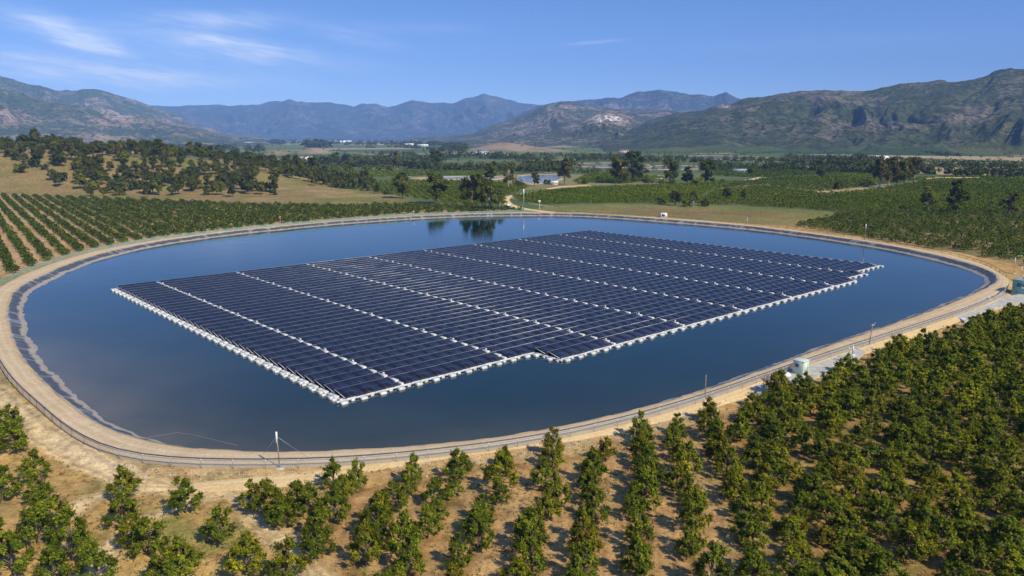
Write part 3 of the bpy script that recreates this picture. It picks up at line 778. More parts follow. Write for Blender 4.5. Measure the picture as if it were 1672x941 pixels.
# ------------------------------------------------------------------ roads on the plain
def ribbon(name, pts, width, mat, dz=.05, step=2.0, zfun=None):
    P = np.asarray(pts, float); n = len(P); out = []
    for i in range(n - 1):
        p0, p1, p2, p3 = P[max(i - 1, 0)], P[i], P[i + 1], P[min(i + 2, n - 1)]
        k = max(2, int(np.linalg.norm(p2 - p1) / step))
        for t in np.linspace(0, 1, k, endpoint=False):
            out.append(.5 * ((2 * p1) + (-p0 + p2) * t + (2 * p0 - 5 * p1 + 4 * p2 - p3) * t * t + (-p0 + 3 * p1 - 3 * p2 + p3) * t ** 3))
    out.append(P[-1]); C = np.array(out); T = np.gradient(C, axis=0); T /= np.linalg.norm(T, axis=1)[:, None]; Nn = np.c_[-T[:, 1], T[:, 0]]
    s = np.r_[0, np.cumsum(np.linalg.norm(np.diff(C, axis=0), axis=1))]
    us = np.linspace(-.5, .5, 7); V = []
    for u in us:
        ed = abs(u) > .49
        wv = width * (1 + (.16 * (fbm(s * .25, s * 0 + u, 7, 3) - .5) * 4 if ed else 0))
        Q = C + Nn * (u * wv)[:, None] if np.ndim(wv) else C + Nn * u * wv
        z = ground_z(Q[:, 0], Q[:, 1]) + (dz if not ed else -.10)
        V.append(np.c_[Q, z])
    k = len(C); V = np.concatenate(V); i = np.arange(k - 1)
    F4 = np.concatenate([np.c_[r * k + i, r * k + i + 1, (r + 1) * k + i + 1, (r + 1) * k + i] for r in range(len(us) - 1)])[:, ::-1]
    m = npmesh(name, V, F4, mat, True); uvl = m.uv_layers.new(name="UVMap")
    li = np.zeros(len(m.loops), np.int32); m.loops.foreach_get("vertex_index", li)
    uvl.data.foreach_set("uv", np.c_[us[li // k] + .5, s[li % k]].astype(np.float32).ravel())
    if m.polygons[0].normal.z < 0: m.flip_normals()
    return tag(link(name, m), kind="structure")

ribbon("orchard_road", [un(*p, GN) for p in ((300, 800), (400, 791), (500, 781), (600, 764), (700, 748), (800, 734), (900, 720), (1000, 702), (1090, 680), (1165, 659), (1230, 637), (1300, 613), (1360, 591), (1420, 571), (1480, 551), (1540, 530), (1600, 506), (1660, 487), (1720, 470))], 3.6, M['dirt_road'], .10)
ribbon("dirt_road", [un(*p) for p in ((905, 347.5), (868, 343), (838, 337), (826, 330), (828, 323), (852, 317), (880, 311.5), (915, 306), (960, 303))], 6.5, M['dirt_road'], .25, 4)
ribbon("dirt_road", [un(*p) for p in ((1255, 317), (1350, 313.5), (1400, 312), (1440, 308), (1480, 300.5), (1510, 295), (1528, 291), (1600, 290))], 7.5, M['dirt_road'], .35, 5)
ribbon("dirt_road", [un(*p) for p in ((1150, 302), (1190, 299.5), (1225, 294), (1245, 290))], 9, M['dirt_road'], .35, 5)
ribbon("dirt_road", [un(*p) for p in ((660, 303), (730, 302.5), (800, 303))], 6, M['dirt_road'], .35, 5)

# paler concrete apron beside the pump cabinet, as irregular slabs on the fill
def slab(name, px_pts, mat, dz, z=.7, structure=True):
    P = np.array([un(*p, z) for p in px_pts]); k = len(P)
    zz = ground_z(P[:, 0], P[:, 1]).max() + dz
    V = np.vstack([np.c_[P, np.full(k, zz)], np.c_[P, np.full(k, zz - 1.2)]])
    m = bpy.data.meshes.new(name)
    m.from_pydata([tuple(v) for v in V], [], [tuple(range(k))] + [(i, i + k, (i + 1) % k + k, (i + 1) % k) for i in range(k)]); m.materials.append(mat); m.update()
    if m.polygons[0].normal.z < 0: m.flip_normals()
    o = link(name, m)
    if structure: tag(o, kind="structure")
    return o, zz
_, z_apron = slab("concrete_apron", [(1222, 642), (1268, 620), (1300, 604), (1345, 587), (1398, 569), (1414, 575), (1394, 593), (1342, 611), (1302, 628), (1258, 645)], M['concrete'], .06)
_, z_apron2 = slab("concrete_apron", [(1560, 516), (1600, 497), (1640, 485), (1700, 477), (1760, 478), (1740, 492), (1650, 497), (1600, 512), (1575, 526)], M['concrete'], .06)

# far ponds and irrigation reservoirs
def pond(pts, mat=M['pond'], dz=.5):
    P = gpoly(pts, G0 + dz); k = len(P)
    m = bpy.data.meshes.new("pond"); m.from_pydata([(*p, G0 + dz) for p in P], [], [tuple(range(k))]); m.materials.append(mat); m.update()
    if m.polygons[0].normal.z < 0: m.flip_normals()
    tag(link("pond", m), kind="structure")
    # bare earthen rim round it
    ctr = P.mean(0); V = []
    for f, z in ((1.0, G0 + dz - .05), (1.006, G0 + dz + .25), (1.02, G0 + dz + .25), (1.04, G0 - .2)):
        V.append(np.c_[ctr + (P - ctr) * [f, 1 + (f - 1) * 2.2], np.full(k, z)])
    V = np.concatenate(V); i = np.arange(k); j = (i + 1) % k
    F4 = np.concatenate([np.c_[r * k + i, r * k + j, (r + 1) * k + j, (r + 1) * k + i] for r in range(3)])
    tag(link("pond_bank", npmesh("pond_bank", V, F4, M['dirt_road'])), kind="structure")
pond([(930, 268), (990, 266), (1058, 269), (1062, 273), (1000, 274), (945, 272)])
pond([(1052, 272), (1090, 270), (1150, 271.5), (1180, 274), (1120, 276.5), (1060, 277)])
pond([(846, 287), (880, 284.5), (912, 285.5), (918, 292), (900, 298), (868, 300), (845, 295)])
pond([(1000, 286.5), (1045, 285), (1086, 287), (1080, 291), (1030, 291)])
pond([(1110, 256), (1150, 254), (1215, 255), (1255, 257.5), (1215, 260.5), (1140, 260)])
pond([(672, 291.5), (730, 288.5), (800, 288), (836, 290), (800, 293.5), (720, 293.5)])

# ------------------------------------------------------------------ mountains
def mountain(name, sky_px, r_foot, r_ridge, r_back, mat, seed, gully=1.0, az_pad=0.0, na=520, nrr=110, bare=None, footk=0.0, rough=.16, gfreq=26.0):
    P = np.array([ray(x, y) for x, y in sky_px]); a = np.arctan2(P[:, 0], P[:, 1]); te = P[:, 2] / np.hypot(P[:, 0], P[:, 1])
    A = np.linspace(a[0], a[-1], na); T = np.linspace(0, 1, nrr); tr = .66
    AA, TT = np.meshgrid(A, T, indexing='ij')
    rr0 = np.where(TT < tr, r_foot + (r_ridge - r_foot) * TT / tr, r_ridge + (r_back - r_ridge) * (TT - tr) / (1 - tr))
    # the ridge wanders in depth; the height follows so that the crest keeps its silhouette
    rw = 1 + .10 * (fbm(AA * 9, AA * 0, seed + 3, 3) - .5) * 2
    rr = r_foot + (rr0 - r_foot) * rw
    ridge = r_foot + (r_ridge - r_foot) * rw
    Hs = HCAM + np.interp(AA, a, te) * ridge - G0
    Hs = Hs + Hs * .022 * (fbm(AA * 120, AA * 0, seed + 6, 4) - .5) * 2
    t = np.clip((rr - r_foot) / (ridge - r_foot), 0, 1); back = np.clip((r_back * 1.05 - rr) / (r_back * 1.05 - ridge), 0, 1)
    up = .5 * t ** 2.1 + .5 * t ** 1.15
    prof = np.where(rr <= ridge, up, back ** 1.3)
    # spurs and ravines: warped ridged noise, somewhat drawn out down the slope
    sc_ = (r_ridge - r_foot) * .34 * gully; rm = .5 * (r_foot + r_ridge)
    ux = AA * rm / sc_; uy = rr / (sc_ * 1.7)
    ux = ux + (fbm(ux * .8, uy * .8, seed + 11, 3) - .5) * 1.5; uy = uy + (fbm(ux * .8 + 9, uy * .8, seed + 12, 3) - .5) * 1.5
    g1 = fbm(ux, uy, seed, 3, True) - .6; g2 = fbm(ux * 2.7, uy * 2.5, seed + 21, 4, True) - .6; g3 = fbm(ux * 9, uy * 9, seed + 31, 4) - .5
    env = np.clip(t * 1.6, 0, 1) * np.clip((1.0 - t) * 2.6, 0, 1) ** .8; env = np.where(rr <= ridge, env, back * .5 * np.clip((rr / ridge - 1) * 12, 0, 1))
    z = Hs * prof + Hs * env * (g1 * .58 + g2 * .28 + g3 * rough) + Hs * .035 * g2 * np.clip(t * 2, 0, 1) * np.where(rr <= ridge, 1, back)
    z = G0 + (z - 0) 
    edge = np.clip(np.minimum(AA - a[0], a[-1] - AA) / .02, 0, 1)
    z = G0 - 14 + (z - G0 + 13) * edge
    x = rr * np.sin(AA); y = rr * np.cos(AA)
    V = np.c_[x.ravel(), y.ravel(), z.ravel()]
    i = np.arange(na - 1)[:, None] * nrr; j = np.arange(nrr - 1)[None]
    F4 = np.stack([i + j, i + j + 1, i + nrr + j + 1, i + nrr + j], -1).reshape(-1, 4)
    m = npmesh(name, V, F4, mat, True)
    b = (g2.ravel() + .1) * .5 + g1.ravel() * .3
    if bare is not None:
        pxx, pyy = proj(V[:, 0], V[:, 1], V[:, 2])
        for bx, by, sx, sy, amt in bare: b = b + amt * np.exp(-((pxx - bx) / sx) ** 2 - ((pyy - by) / sy) ** 2)
    attr_f(m, "bare", b); attr_f(m, "foot", (np.clip(1 - t * 3.2, 0, 1) * footk).ravel())
    if m.polygons[len(F4) // 2].normal.z < 0: m.flip_normals()
    return tag(link(name, m), kind="structure")

mt_far = mountain_mat("far_mountain", (.036, .058, .078), (.074, .094, .115), (.20, .18, .19), (.38, .34, .33), .57, .70, .6)  # blue of the distant haze is partly put into these surface colours
mt_left = mountain_mat("left_mountain", (.044, .068, .034), (.110, .128, .054), (.44, .31, .22), (.60, .50, .40), .56, .69, .8)
mt_right = mountain_mat("right_mountain", (.032, .048, .018), (.112, .122, .044), (.225, .182, .140), (.60, .56, .51), .575, .73, 1.0)
mt_mid = mountain_mat("middle_mountain", (.044, .060, .030), (.128, .126, .060), (.38, .30, .24), (.76, .70, .63), .565, .69, .9)

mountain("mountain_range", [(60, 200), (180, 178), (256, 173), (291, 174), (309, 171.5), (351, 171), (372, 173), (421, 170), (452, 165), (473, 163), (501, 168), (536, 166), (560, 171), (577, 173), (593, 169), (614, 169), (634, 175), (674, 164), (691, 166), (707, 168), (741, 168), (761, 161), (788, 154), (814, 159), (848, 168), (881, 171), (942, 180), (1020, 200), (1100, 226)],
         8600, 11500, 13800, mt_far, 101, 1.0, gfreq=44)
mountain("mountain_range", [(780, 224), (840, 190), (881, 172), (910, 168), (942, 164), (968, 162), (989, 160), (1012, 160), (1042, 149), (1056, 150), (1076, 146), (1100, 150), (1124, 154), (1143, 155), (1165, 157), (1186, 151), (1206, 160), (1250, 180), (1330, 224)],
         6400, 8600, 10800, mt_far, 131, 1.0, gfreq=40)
mountain("mountain_range", [(-700, 140), (-420, 118), (-200, 108), (-60, 116), (0, 125), (42, 135), (91, 147), (116, 148), (151, 145), (175, 149), (210, 160), (238, 170), (259, 179), (298, 191), (333, 207), (368, 216), (407, 224), (440, 228)],
         5900, 7600, 9600, mt_left, 151, 1.0, gfreq=34)
mountain("mountain_range", [(-620, 160), (-380, 150), (-150, 132), (-60, 138), (0, 142), (35, 151), (67, 164), (98, 168), (140, 175), (182, 190), (224, 187), (259, 196), (316, 209), (351, 218), (386, 223), (460, 227)],
         3500, 5200, 6600, mt_left, 171, 1.0, bare=[(20, 192, 40, 12, .5), (190, 196, 45, 10, .45), (270, 204, 50, 9, .5)], gfreq=32)
mountain("mountain_range", [(640, 228), (720, 223), (774, 218), (794, 208), (838, 194), (861, 185), (895, 170), (918, 165), (938, 169), (975, 175), (1030, 179), (1100, 181), (1180, 196), (1260, 215), (1330, 228)],
         3600, 5600, 7200, mt_mid, 191, .9, bare=[(850, 205, 60, 7, .35), (920, 172, 30, 6, .3)], gfreq=38)
mountain("mountain_range", [(730, 232), (820, 226), (880, 219), (928, 206), (962, 190), (989, 179), (1009, 182), (1042, 198), (1062, 208), (1110, 214), (1180, 224), (1230, 232)],
         3000, 4100, 5200, mt_mid, 211, .75, bare=[(985, 196, 30, 9, .72), (935, 207, 12, 5, .6), (1015, 197, 22, 8, .5)], footk=1.0, gfreq=36)
mountain("mountain_range", [(960, 236), (1030, 210), (1060, 196), (1100, 184), (1151, 180), (1171, 171), (1194, 170), (1214, 161), (1245, 158), (1281, 151), (1336, 147), (1375, 149), (1414, 148), (1454, 141), (1493, 133), (1532, 131), (1564, 134), (1599, 127), (1623, 118), (1646, 112), (1672, 112), (1730, 108), (1850, 122), (2000, 112), (2200, 130), (2400, 160)],
         1950, 3900, 5400, mt_right, 231, 1.0, na=760, nrr=170, bare=[(1185, 174, 18, 4, 1.2), (1240, 180, 30, 8, .25), (1380, 176, 30, 8, .3), (1590, 190, 45, 10, .55), (1640, 150, 30, 10, .35), (1345, 160, 30, 6, .3), (1450, 205, 60, 9, .35)], footk=1.15, gfreq=24)

# ------------------------------------------------------------------ the floating solar array
O = np.array([-105.2, 207.0]); UD = np.array([math.cos(R(42.5)), math.sin(R(42.5))]); VD = np.array([math.cos(R(-47.5)), math.sin(R(-47.5))])
PITCH, NROW = 3.35, 38
WALKS = [10.6 + 22.6 * k for k in range(8)]
arr = empty("floating_solar_array", (O[0], O[1], 0), R(42.5))
tag(arr, "huge floating array of dark blue solar panel rows on white floats in the reservoir", "solar array")
# local frame: x along the rows (U), y = minus V (rows step towards the camera with growing k)
def row_range(k):
    sh = shear(k)
    a, b = sh, 188.0 + .4 * sh
    if k >= 36: a = 38.5 + sh * .2
    if k == 36: b = 170.0
    elif k == 37: b = 157.0
    return a, b
def shear(k): return -.070 * k
TILT = R(11.5); DEP = 3.06; ZL = .46
rr_ = np.random.default_rng(5)
for k in range(NROW):
    a, b = row_range(k); yb = -(k * PITCH)                  # high (back) edge of the row at yb, low edge towards the camera
    cuts = [a] + [w_ + shear(k) for w_ in WALKS if a + 2 < w_ + shear(k) < b - 2] + [b]
    V = []; Fq = []; UV = []; top = MB(); low = MB(); n = 0
    for c0, c1 in zip(cuts[:-1], cuts[1:]):
        x0 = c0 + (.52 if c0 != a else 0.15); x1 = c1 - (.52 if c1 != b else .15)
        ns = max(1, int(round((x1 - x0) / 3.06)))
        xs = np.linspace(x0, x1, ns + 1)
        for p0, p1 in zip(xs[:-1], xs[1:]):
            p1 = p1 - .05; dz = rr_.normal(0, .003); tl = TILT + rr_.normal(0, .0012)
            zl = ZL + dz; zh = zl + DEP * math.sin(tl); yl = yb - DEP * math.cos(tl)
            th = .05
            q = [(p0, yl, zl), (p1, yl, zl), (p1, yb, zh), (p0, yb, zh), (p0, yl, zl - th), (p1, yl, zl - th), (p1, yb, zh - th), (p0, yb, zh - th)]
            V += q; Fq += [(n, n + 1, n + 2, n + 3), (n + 7, n + 6, n + 5, n + 4), (n, n + 4, n + 5, n + 1), (n + 2, n + 6, n + 7, n + 3), (n + 1, n + 5, n + 6, n + 2), (n, n + 3, n + 7, n + 4)]
            lu = p1 - p0
            UV += [(0, 0), (3.01, 0), (3.01, 2.70), (0, 2.70)] + [(0.0, 0.0)] * 20
            n += 8
        zh = ZL + DEP * math.sin(TILT)
    m = npmesh("panel_row", V, np.array(Fq), M['panel']); uvl = m.uv_layers.new(name="UVMap"); uvl.data.foreach_set("uv", np.array(UV, np.float32).ravel())
    pr = link("panel_row", m, arr)
    zh = ZL + DEP * math.sin(TILT); top.box(a + .1, b - .1, yb + .002, yb + .06, zh - .06, zh + .022)
    top.build("back_rail", M['alu'], pr)
    # end supports: white struts at the two open ends of the row
    for xx in (a + .06, b - .08):
        sup = MB(); yl = yb - DEP * math.cos(TILT)
        sup.tube([(xx, yb + .05, .15), (xx, yb + .05, zh + .03), (xx, yl, ZL - .01), (xx, yl, .15)], .05, 4)
        sup.build("end_support", M['white_float'], pr)
    po = MB(); po.box(a + .6, b - .6, yb - DEP * .80, yb - DEP * .35, -.15, .22, bev=.07); po.build("float_beam", M['dark_metal'], pr)
# walkways across the rows
for w_ in WALKS:
    mb = MB()
    k1 = 36 if (w_ < 38 or w_ > 168) else 38
    if w_ > 155: k1 = min(k1, 37)
    w0 = w_
    for k in range(k1):
        y0 = -(k * PITCH); w_ = w0 + shear(k)
        mb.box(w_ - .36, w_ + .36, y0 - 1.75, y0 - .1, -.15, .80 + rr_.normal(0, .015), bev=.06)
        mb.box(w_ - .26, w_ + .26, y0 - PITCH + .05, y0 - 1.85, -.15, .62 + rr_.normal(0, .015), bev=.06)
        if k % 3 == 1: mb.box(w_ - .1, w_ + .22, y0 - 1.0, y0 - .7, .84, 1.15)
    mb.build("cross_walkway", M['white_float'], arr)
# edge walkways: lines of linked floats with openings between them
def edge_floats(name, x0, x1, y0, y1, side, period=PITCH):
    """a line of interlocking floats from (x0,y0) to (x1,y1); side = outward unit vector"""
    mb = MB(); p0 = np.array([x0, y0], float); p1 = np.array([x1, y1], float); D = p1 - p0; Ln = np.linalg.norm(D); D /= Ln; s_ = np.array(side, float)
    nn = max(1, int(round(Ln / (period / 1.9)))); st = Ln / nn
    ang = math.atan2(D[1], D[0]); Rm = np.array([[math.cos(ang), -math.sin(ang), 0], [math.sin(ang), math.cos(ang), 0], [0, 0, 1]])
    sg = 1 if (np.array([-D[1], D[0]]) @ s_) > 0 else -1
    for i in range(nn):
        c = np.array([*(p0 + D * (i + .5) * st), 0]); Mx = (Rm, c)
        dz = rr_.normal(0, .02)
        ya, yb_ = sorted((sg * 0.0, sg * .34)); mb.box(-st / 2 + .03, st / 2 - .03, ya, yb_, .08, .38 + dz, Mx, .06)
        if i % 2 == 0:
            ya, yb_ = sorted((sg * .46, sg * 1.35)); mb.box(-st * .33, st * .33, ya, yb_, -.15, .36 + dz, Mx, .07)
        else:
            ya, yb_ = sorted((sg * .46, sg * .75)); mb.box(-st * .18, st * .18, ya, yb_, -.12, .26 + dz, Mx, .05)
    return mb.build(name, M['white_float'], arr)
yF0 = -(35 * PITCH + DEP) - .14; yF1 = -(36 * PITCH + DEP) - .14; yF2 = -(37 * PITCH + DEP) - .14
lw = MB()
for k in range(36):                                           # broad western walkway: pairs of floats per row
    y0 = -(k * PITCH)
    for (xa, xb, ya, yb_, zt) in ((-.78, .02, y0 - 1.50, y0 + .12, .40), (-1.45, -.84, y0 - 1.2, y0 + .05, .38), (-.70, .02, y0 - 2.95, y0 - 2.2, .34), (-1.62, -.78, y0 - 2.2, y0 - 1.75, .33)):
        z_ = zt + rr_.normal(0, .02); xa += shear(k); xb += shear(k); lw.box(xa, xb, ya, yb_, -.15, z_, bev=.07)
lw.build("side_walkway", M['white_float'], arr)
edge_floats("edge_walkway", -4.1, 37.8, yF0, yF0, (0, -1))
edge_floats("edge_walkway", 38.0, 157.2, yF2, yF2, (0, -1))
edge_floats("edge_walkway", 37.8, 37.8, yF0 - .6, yF2 - .9, (-1, 0))
edge_floats("edge_walkway", 157.4, 170.2, yF1, yF1, (0, -1))
edge_floats("edge_walkway", 170.4, 189.0, yF0, yF0, (0, -1))
# thin outer beam along the far side and corner buoys
mb = MB(); mb.box(0, 188.0, .12, .34, -.1, .30); mb.build("back_beam", M['grey_metal'], arr)

# mooring lines running from the array to the near-left bank
def rope(pts, z, label):
    P = np.array([un(*p, z) for p in pts]); mb = MB(); mb.tube(np.c_[P, np.full(len(P), z)], .014, 5)
    return tag(mb.build("mooring_line", M['rope'], None), label, "rope")
rope([(232, 715), (262, 711), (290, 706.5), (315, 710), (350, 718.5), (388, 727.5)], .02, "pale slack mooring rope floating near the near left bank of the reservoir")

# ------------------------------------------------------------------ fences
def shore_index(px, py, z=1.1):
    p = un(px, py, z); return int(((S + NRM * WO[:, None] - p) ** 2).sum(1).argmin())

def fence(name, i0, i1, direction, off, height, spacing, label, cat, mat_post, mat_rail, rail_r, mesh_mat=None, low_rail=False, post_r=.045, rail2=None):
    idx = [i0]
    while idx[-1] != i1: idx.append((idx[-1] + direction) % NS)
    P = (S + NRM * (WO + off)[:, None])[idx]; z = ground_z(P[:, 0], P[:, 1])
    z = smooth_open(z, 6)
    s = np.r_[0, np.cumsum(np.linalg.norm(np.diff(P, axis=0), axis=1))]
    root = empty(name, (P[0, 0], P[0, 1], z[0])); tag(root, label, cat)
    o3 = np.array([P[0, 0], P[0, 1], z[0]])
    Q = np.c_[P, z] - o3
    # straight bays between posts, as in a real fence
    npst = int(s[-1] / spacing); sp_ = np.linspace(0, s[-1], npst + 1)
    B = np.c_[[np.interp(sp_, s, Q[:, c]) for c in range(3)]].T
    rl = MB(); rl.tube(B + [0, 0, height], rail_r, 6); rl.build("top_rail", mat_rail, root)
    if rail2:
        r2 = MB(); r2.tube(B + [0, 0, height - rail2[0]], rail2[1], 6); r2.build("pipe", rail2[2], root)
    if low_rail:
        r2 = MB(); r2.tube(B + [0, 0, height * .5], rail_r * .8, 5); r2.build("middle_rail", mat_rail, root)
    if mesh_mat:
        k = len(B); V = np.vstack([B + [0, 0, .04], B + [0, 0, height - rail_r]]); i = np.arange(k - 1)
        link("wire_mesh", npmesh("wire_mesh", V, np.c_[i, i + 1, k + i + 1, k + i], mesh_mat), root)
    pm = MB(); pm.tube([(0, 0, -.4), (0, 0, height * .5), (0, 0, height + .06)], post_r, 6); pmesh = pm.mesh("post", mat_post)
    for q in B[:100]:
        p = link("post", pmesh, root); p.location = q
    return root
def smooth_open(a, k):
    pad = np.r_[np.full(k, a[0]), a, np.full(k, a[-1])]; ker = np.ones(2 * k + 1) / (2 * k + 1)
    return np.convolve(pad, ker, 'valid')
dirn = 1
iA = shore_index(-15, 568); iB = shore_index(1640, 470)
# does index grow from iA along the front to iB?
dirn = 1 if ((shore_index(455, 758) - iA) % NS) < NS // 2 else -1
fence("chain_link_fence", iA, iB, dirn, .25, 1.3, 3.9, "low grey chain link fence with dark pipe rail along the near bank road", "fence", M['grey_metal'], M['dark_pipe'], .075, M['wire'], rail2=(.24, .045, M['grey_pipe']))
iC = shore_index(0, 468); iD = shore_index(868, 347)
fence("metal_fence", iC, iD, -dirn, .6, 1.15, 4.6, "teal railing fence curving along the far left bank beside the orchard", "fence", M['teal'], M['teal'], .10, M['wire'], True)
iE = shore_index(1636, 452); iG = shore_index(905, 347.5)
fence("rail_fence", iE, iG, dirn, .7, .95, 4.2, "low dark rail fence along the far right bank behind the reservoir", "fence", M['timber'], M['dark_metal'], .05, None, False, .07)

# ------------------------------------------------------------------ poles
def pole_at(px, py, top, label, kind="timber", lean=0.0, zb=None, wires=False, arm=True, group=None, name="utility_pole", cat="pole"):
    z = 0.9 if zb is None else zb
    for _ in range(4):
        p = un(px, py, z); z = gz(*p)
    dist = math.hypot(p[0], p[1]); h = (py - top) / F * math.hypot(dist, HCAM - z) / (math.cos(math.atan((HCAM - z) / dist)))
    root = empty(name, (p[0], p[1], z)); tag(root, label, cat, group)
    r0 = max(.085, h * .019)
    b = MB(); b.tube([(0, 0, -.5), (lean * .5, 0, h * .5), (lean, 0, h)], [r0, r0 * .9, r0 * .75], 8); b.build("pole_shaft", M[kind], root, True)
    if arm:
        c = MB(); c.tube([(lean - .02, 0, h * .72), (lean, 0, h + .12)], r0 * 1.35, 8); c.build("pole_cap", M['white_paint'], root, True)
    f = MB(); f.box(-.55, .55, -.45, .45, -.2, .14, bev=.1); f.build("footing", M['concrete'], root)
    if wires:
        g = MB()
        for dx, dy in ((-3.2, 1.8), (3.0, 2.6)):
            g.tube([(lean, 0, h * .9), (dx, dy, .1)], .018, 4)
        g.build("guy_wire", M['grey_metal'], root)
    return root, h, r0
pole_at(457, 765, 712, "grey timber pole with a white top standing alone outside the near fence", lean=-.18, wires=True)
pole_at(1151, 652, 614, "bare timber pole beside the near right bank road, left of the pale green cabinet", arm=False)
r_, h_, _ = pole_at(1419, 564, 532, "timber pole with small bracket beyond the concrete apron and right of the weather mast", lean=.35, arm=False)
b = MB(); b.box(-.05, .75, -.06, .06, h_ - .35, h_ - .2); b.tube([(.75, 0, h_ - .3), (.75, 0, h_ + .25)], .06, 6); b.build("bracket", M['grey_metal'], r_)
r_, h_, _ = pole_at(1391, 595, 569, "white topped weather mast with instruments on the concrete apron", "dark_metal", name="weather_mast", cat="mast")
b = MB(); b.box(-.75, .75, -.04, .04, h_ - .5, h_ - .42); b.tube([(-.75, 0, h_ - .45), (-.75, 0, h_ - .1)], .09, 8); b.tube([(.75, 0, h_ - .45), (.75, 0, h_ - .15)], .12, 8); b.build("instrument_arm", M['white_paint'], r_)
b = MB(); b.box(-.22, .22, -.36, -.12, h_ * .42, h_ * .42 + .55, bev=.03); b.build("control_box", M['white_paint'], r_)
pole_at(1411, 394, 369, "tall pale timber pole behind the far right bank among the orchard rows", lean=.2)
pole_at(1219, 374, 355, "thin grey pole on the far right bank in front of the open field", "grey_metal", arm=False)
r_, h_, _ = pole_at(458, 372, 356, "short pole with an orange head on the far left bank by the teal fence", "palebark", arm=False)
b = MB(); b.box(-.35, .35, -.3, .3, h_ - .5, h_ + .5, bev=.08); b.build("pole_head", M['orange'], r_)
pole_at(676, 360, 345, "slender pale pole on the far bank left of the big trees", "grey_metal")
pole_at(855, 346, 310, "tallest pale pole at the far bank near the start of the dirt road", "grey_metal")
r_, h_, _ = pole_at(881, 347, 329, "white camera post on the far bank where the dirt road meets it", "white_paint", name="camera_post", cat="camera post")
b = MB(); b.box(-.9, .5, -.25, .25, h_ - .3, h_ + .45, bev=.08); b.build("camera_head", M['white_paint'], r_)
for (px, py, top, lab) in ((1655, 447, 424, "grey lamp post with an angled arm behind the teal pump house, left of the other"), (1666, 458, 438, "grey lamp post just above the teal pump house roof near the right edge")):
    r_, h_, r0 = pole_at(px, py, top, lab, "grey_metal", arm=False, name="lamp_post", cat="lamp post", group="lamp posts by the pump house")
    b = MB(); b.tube([(0, 0, h_ - .1), (.5, 0, h_ + .25), (1.5, -.2, h_ + .35)], .06, 6); b.build("lamp_arm", M['grey_metal'], r_)
    b = MB(); b.box(1.3, 2.0, -.38, -.02, h_ + .24, h_ + .42, bev=.05); b.build("lamp_head", M['grey_metal'], r_)

# ------------------------------------------------------------------ cabinets and the pump house
def cabinet(px, py, w_, d_, h, rz, wall, label, cat, name, z=None, big=False):
    zz = 0.0 if z is None else z
    p = un(px, py, zz)
    if z is None:
        for _ in range(4): p = un(px, py, zz); zz = gz(*p) + .04
    root = empty(name, (p[0], p[1], zz), rz); tag(root, label, cat)
    b = MB(); b.box(-w_ / 2, w_ / 2, -d_ / 2, d_ / 2, .12, h, bev=.04); b.build("body", wall, root)
    b = MB(); b.box(-w_ / 2 - .15, w_ / 2 + .15, -d_ / 2 - .15, d_ / 2 + .15, -.5, .117); b.build("plinth", M['concrete'], root)
    b = MB(); b.box(-w_ / 2 - .12, w_ / 2 + .12, -d_ / 2 - .12, d_ / 2 + .12, h + .003, h + .13, bev=.04); b.build("roof", M['roof_grey'] if big else wall, root)
    # sunny face: -y local; shaded face: -x local
    b = MB(); b.box(-w_ * .30, w_ * .30, -d_ / 2 - .035, -d_ / 2 - .003, .2, h * .88); dr = b.build("door", wall, root)
    b = MB(); b.box(w_ * .20, w_ * .24, -d_ / 2 - .09, -d_ / 2 - .036, h * .42, h * .54); b.build("handle", M['dark_metal'], dr)
    b = MB()
    for q in range(5): b.box(-w_ / 2 - .05, -w_ / 2 - .003, -d_ * .05, d_ * .28, h * (.55 + .05 * q), h * (.575 + .05 * q))
    b.build("vent", M['dark_metal'], root)
    return root
AZC = R(-38)
cabinet(1307, 609.5, 1.9, 1.9, 2.25, R(42), M['pale_green'], "pale green metal cabinet standing on the concrete apron by the near right bank road", "cabinet", "control_cabinet", z=z_apron)
rt = cabinet(1673, 479, 5.2, 4.6, 3.5, R(44), M['teal_paint'], "large teal pump house with a grey flat roof at the right edge of the bank", "pump house", "pump_house", z=z_apron2, big=True)
b = MB(); b.tube([(-2.66, -.6, 1.9), (-2.66, -.1, 1.65), (-2.66, .35, 1.5)], .16, 6); b.tube([(-2.66, .3, 2.1), (-2.66, -.1, 1.65)], .10, 6); b.build("wall_emblem", M['white_paint'], rt)  # strokes of the white emblem on the wall
b = MB(); b.box(-.8, .3, -.5, .5, 3.63, 4.0, bev=.08); b.tube([(-1.4, .4, 3.6), (-1.4, .4, 4.9)], .05, 6); b.build("roof_unit", M['grey_metal'], rt)
wb = cabinet(1083, 354.5, 3.4, 2.4, 2.0, R(8), M['white_paint'], "small white equipment box on the far bank in front of the open brown field", "cabinet", "equipment_box")
b = MB(); b.box(-1.2, .4, -1.262, -1.238, .5, 1.6); b.build("dark_panel", M['dark_metal'], wb)

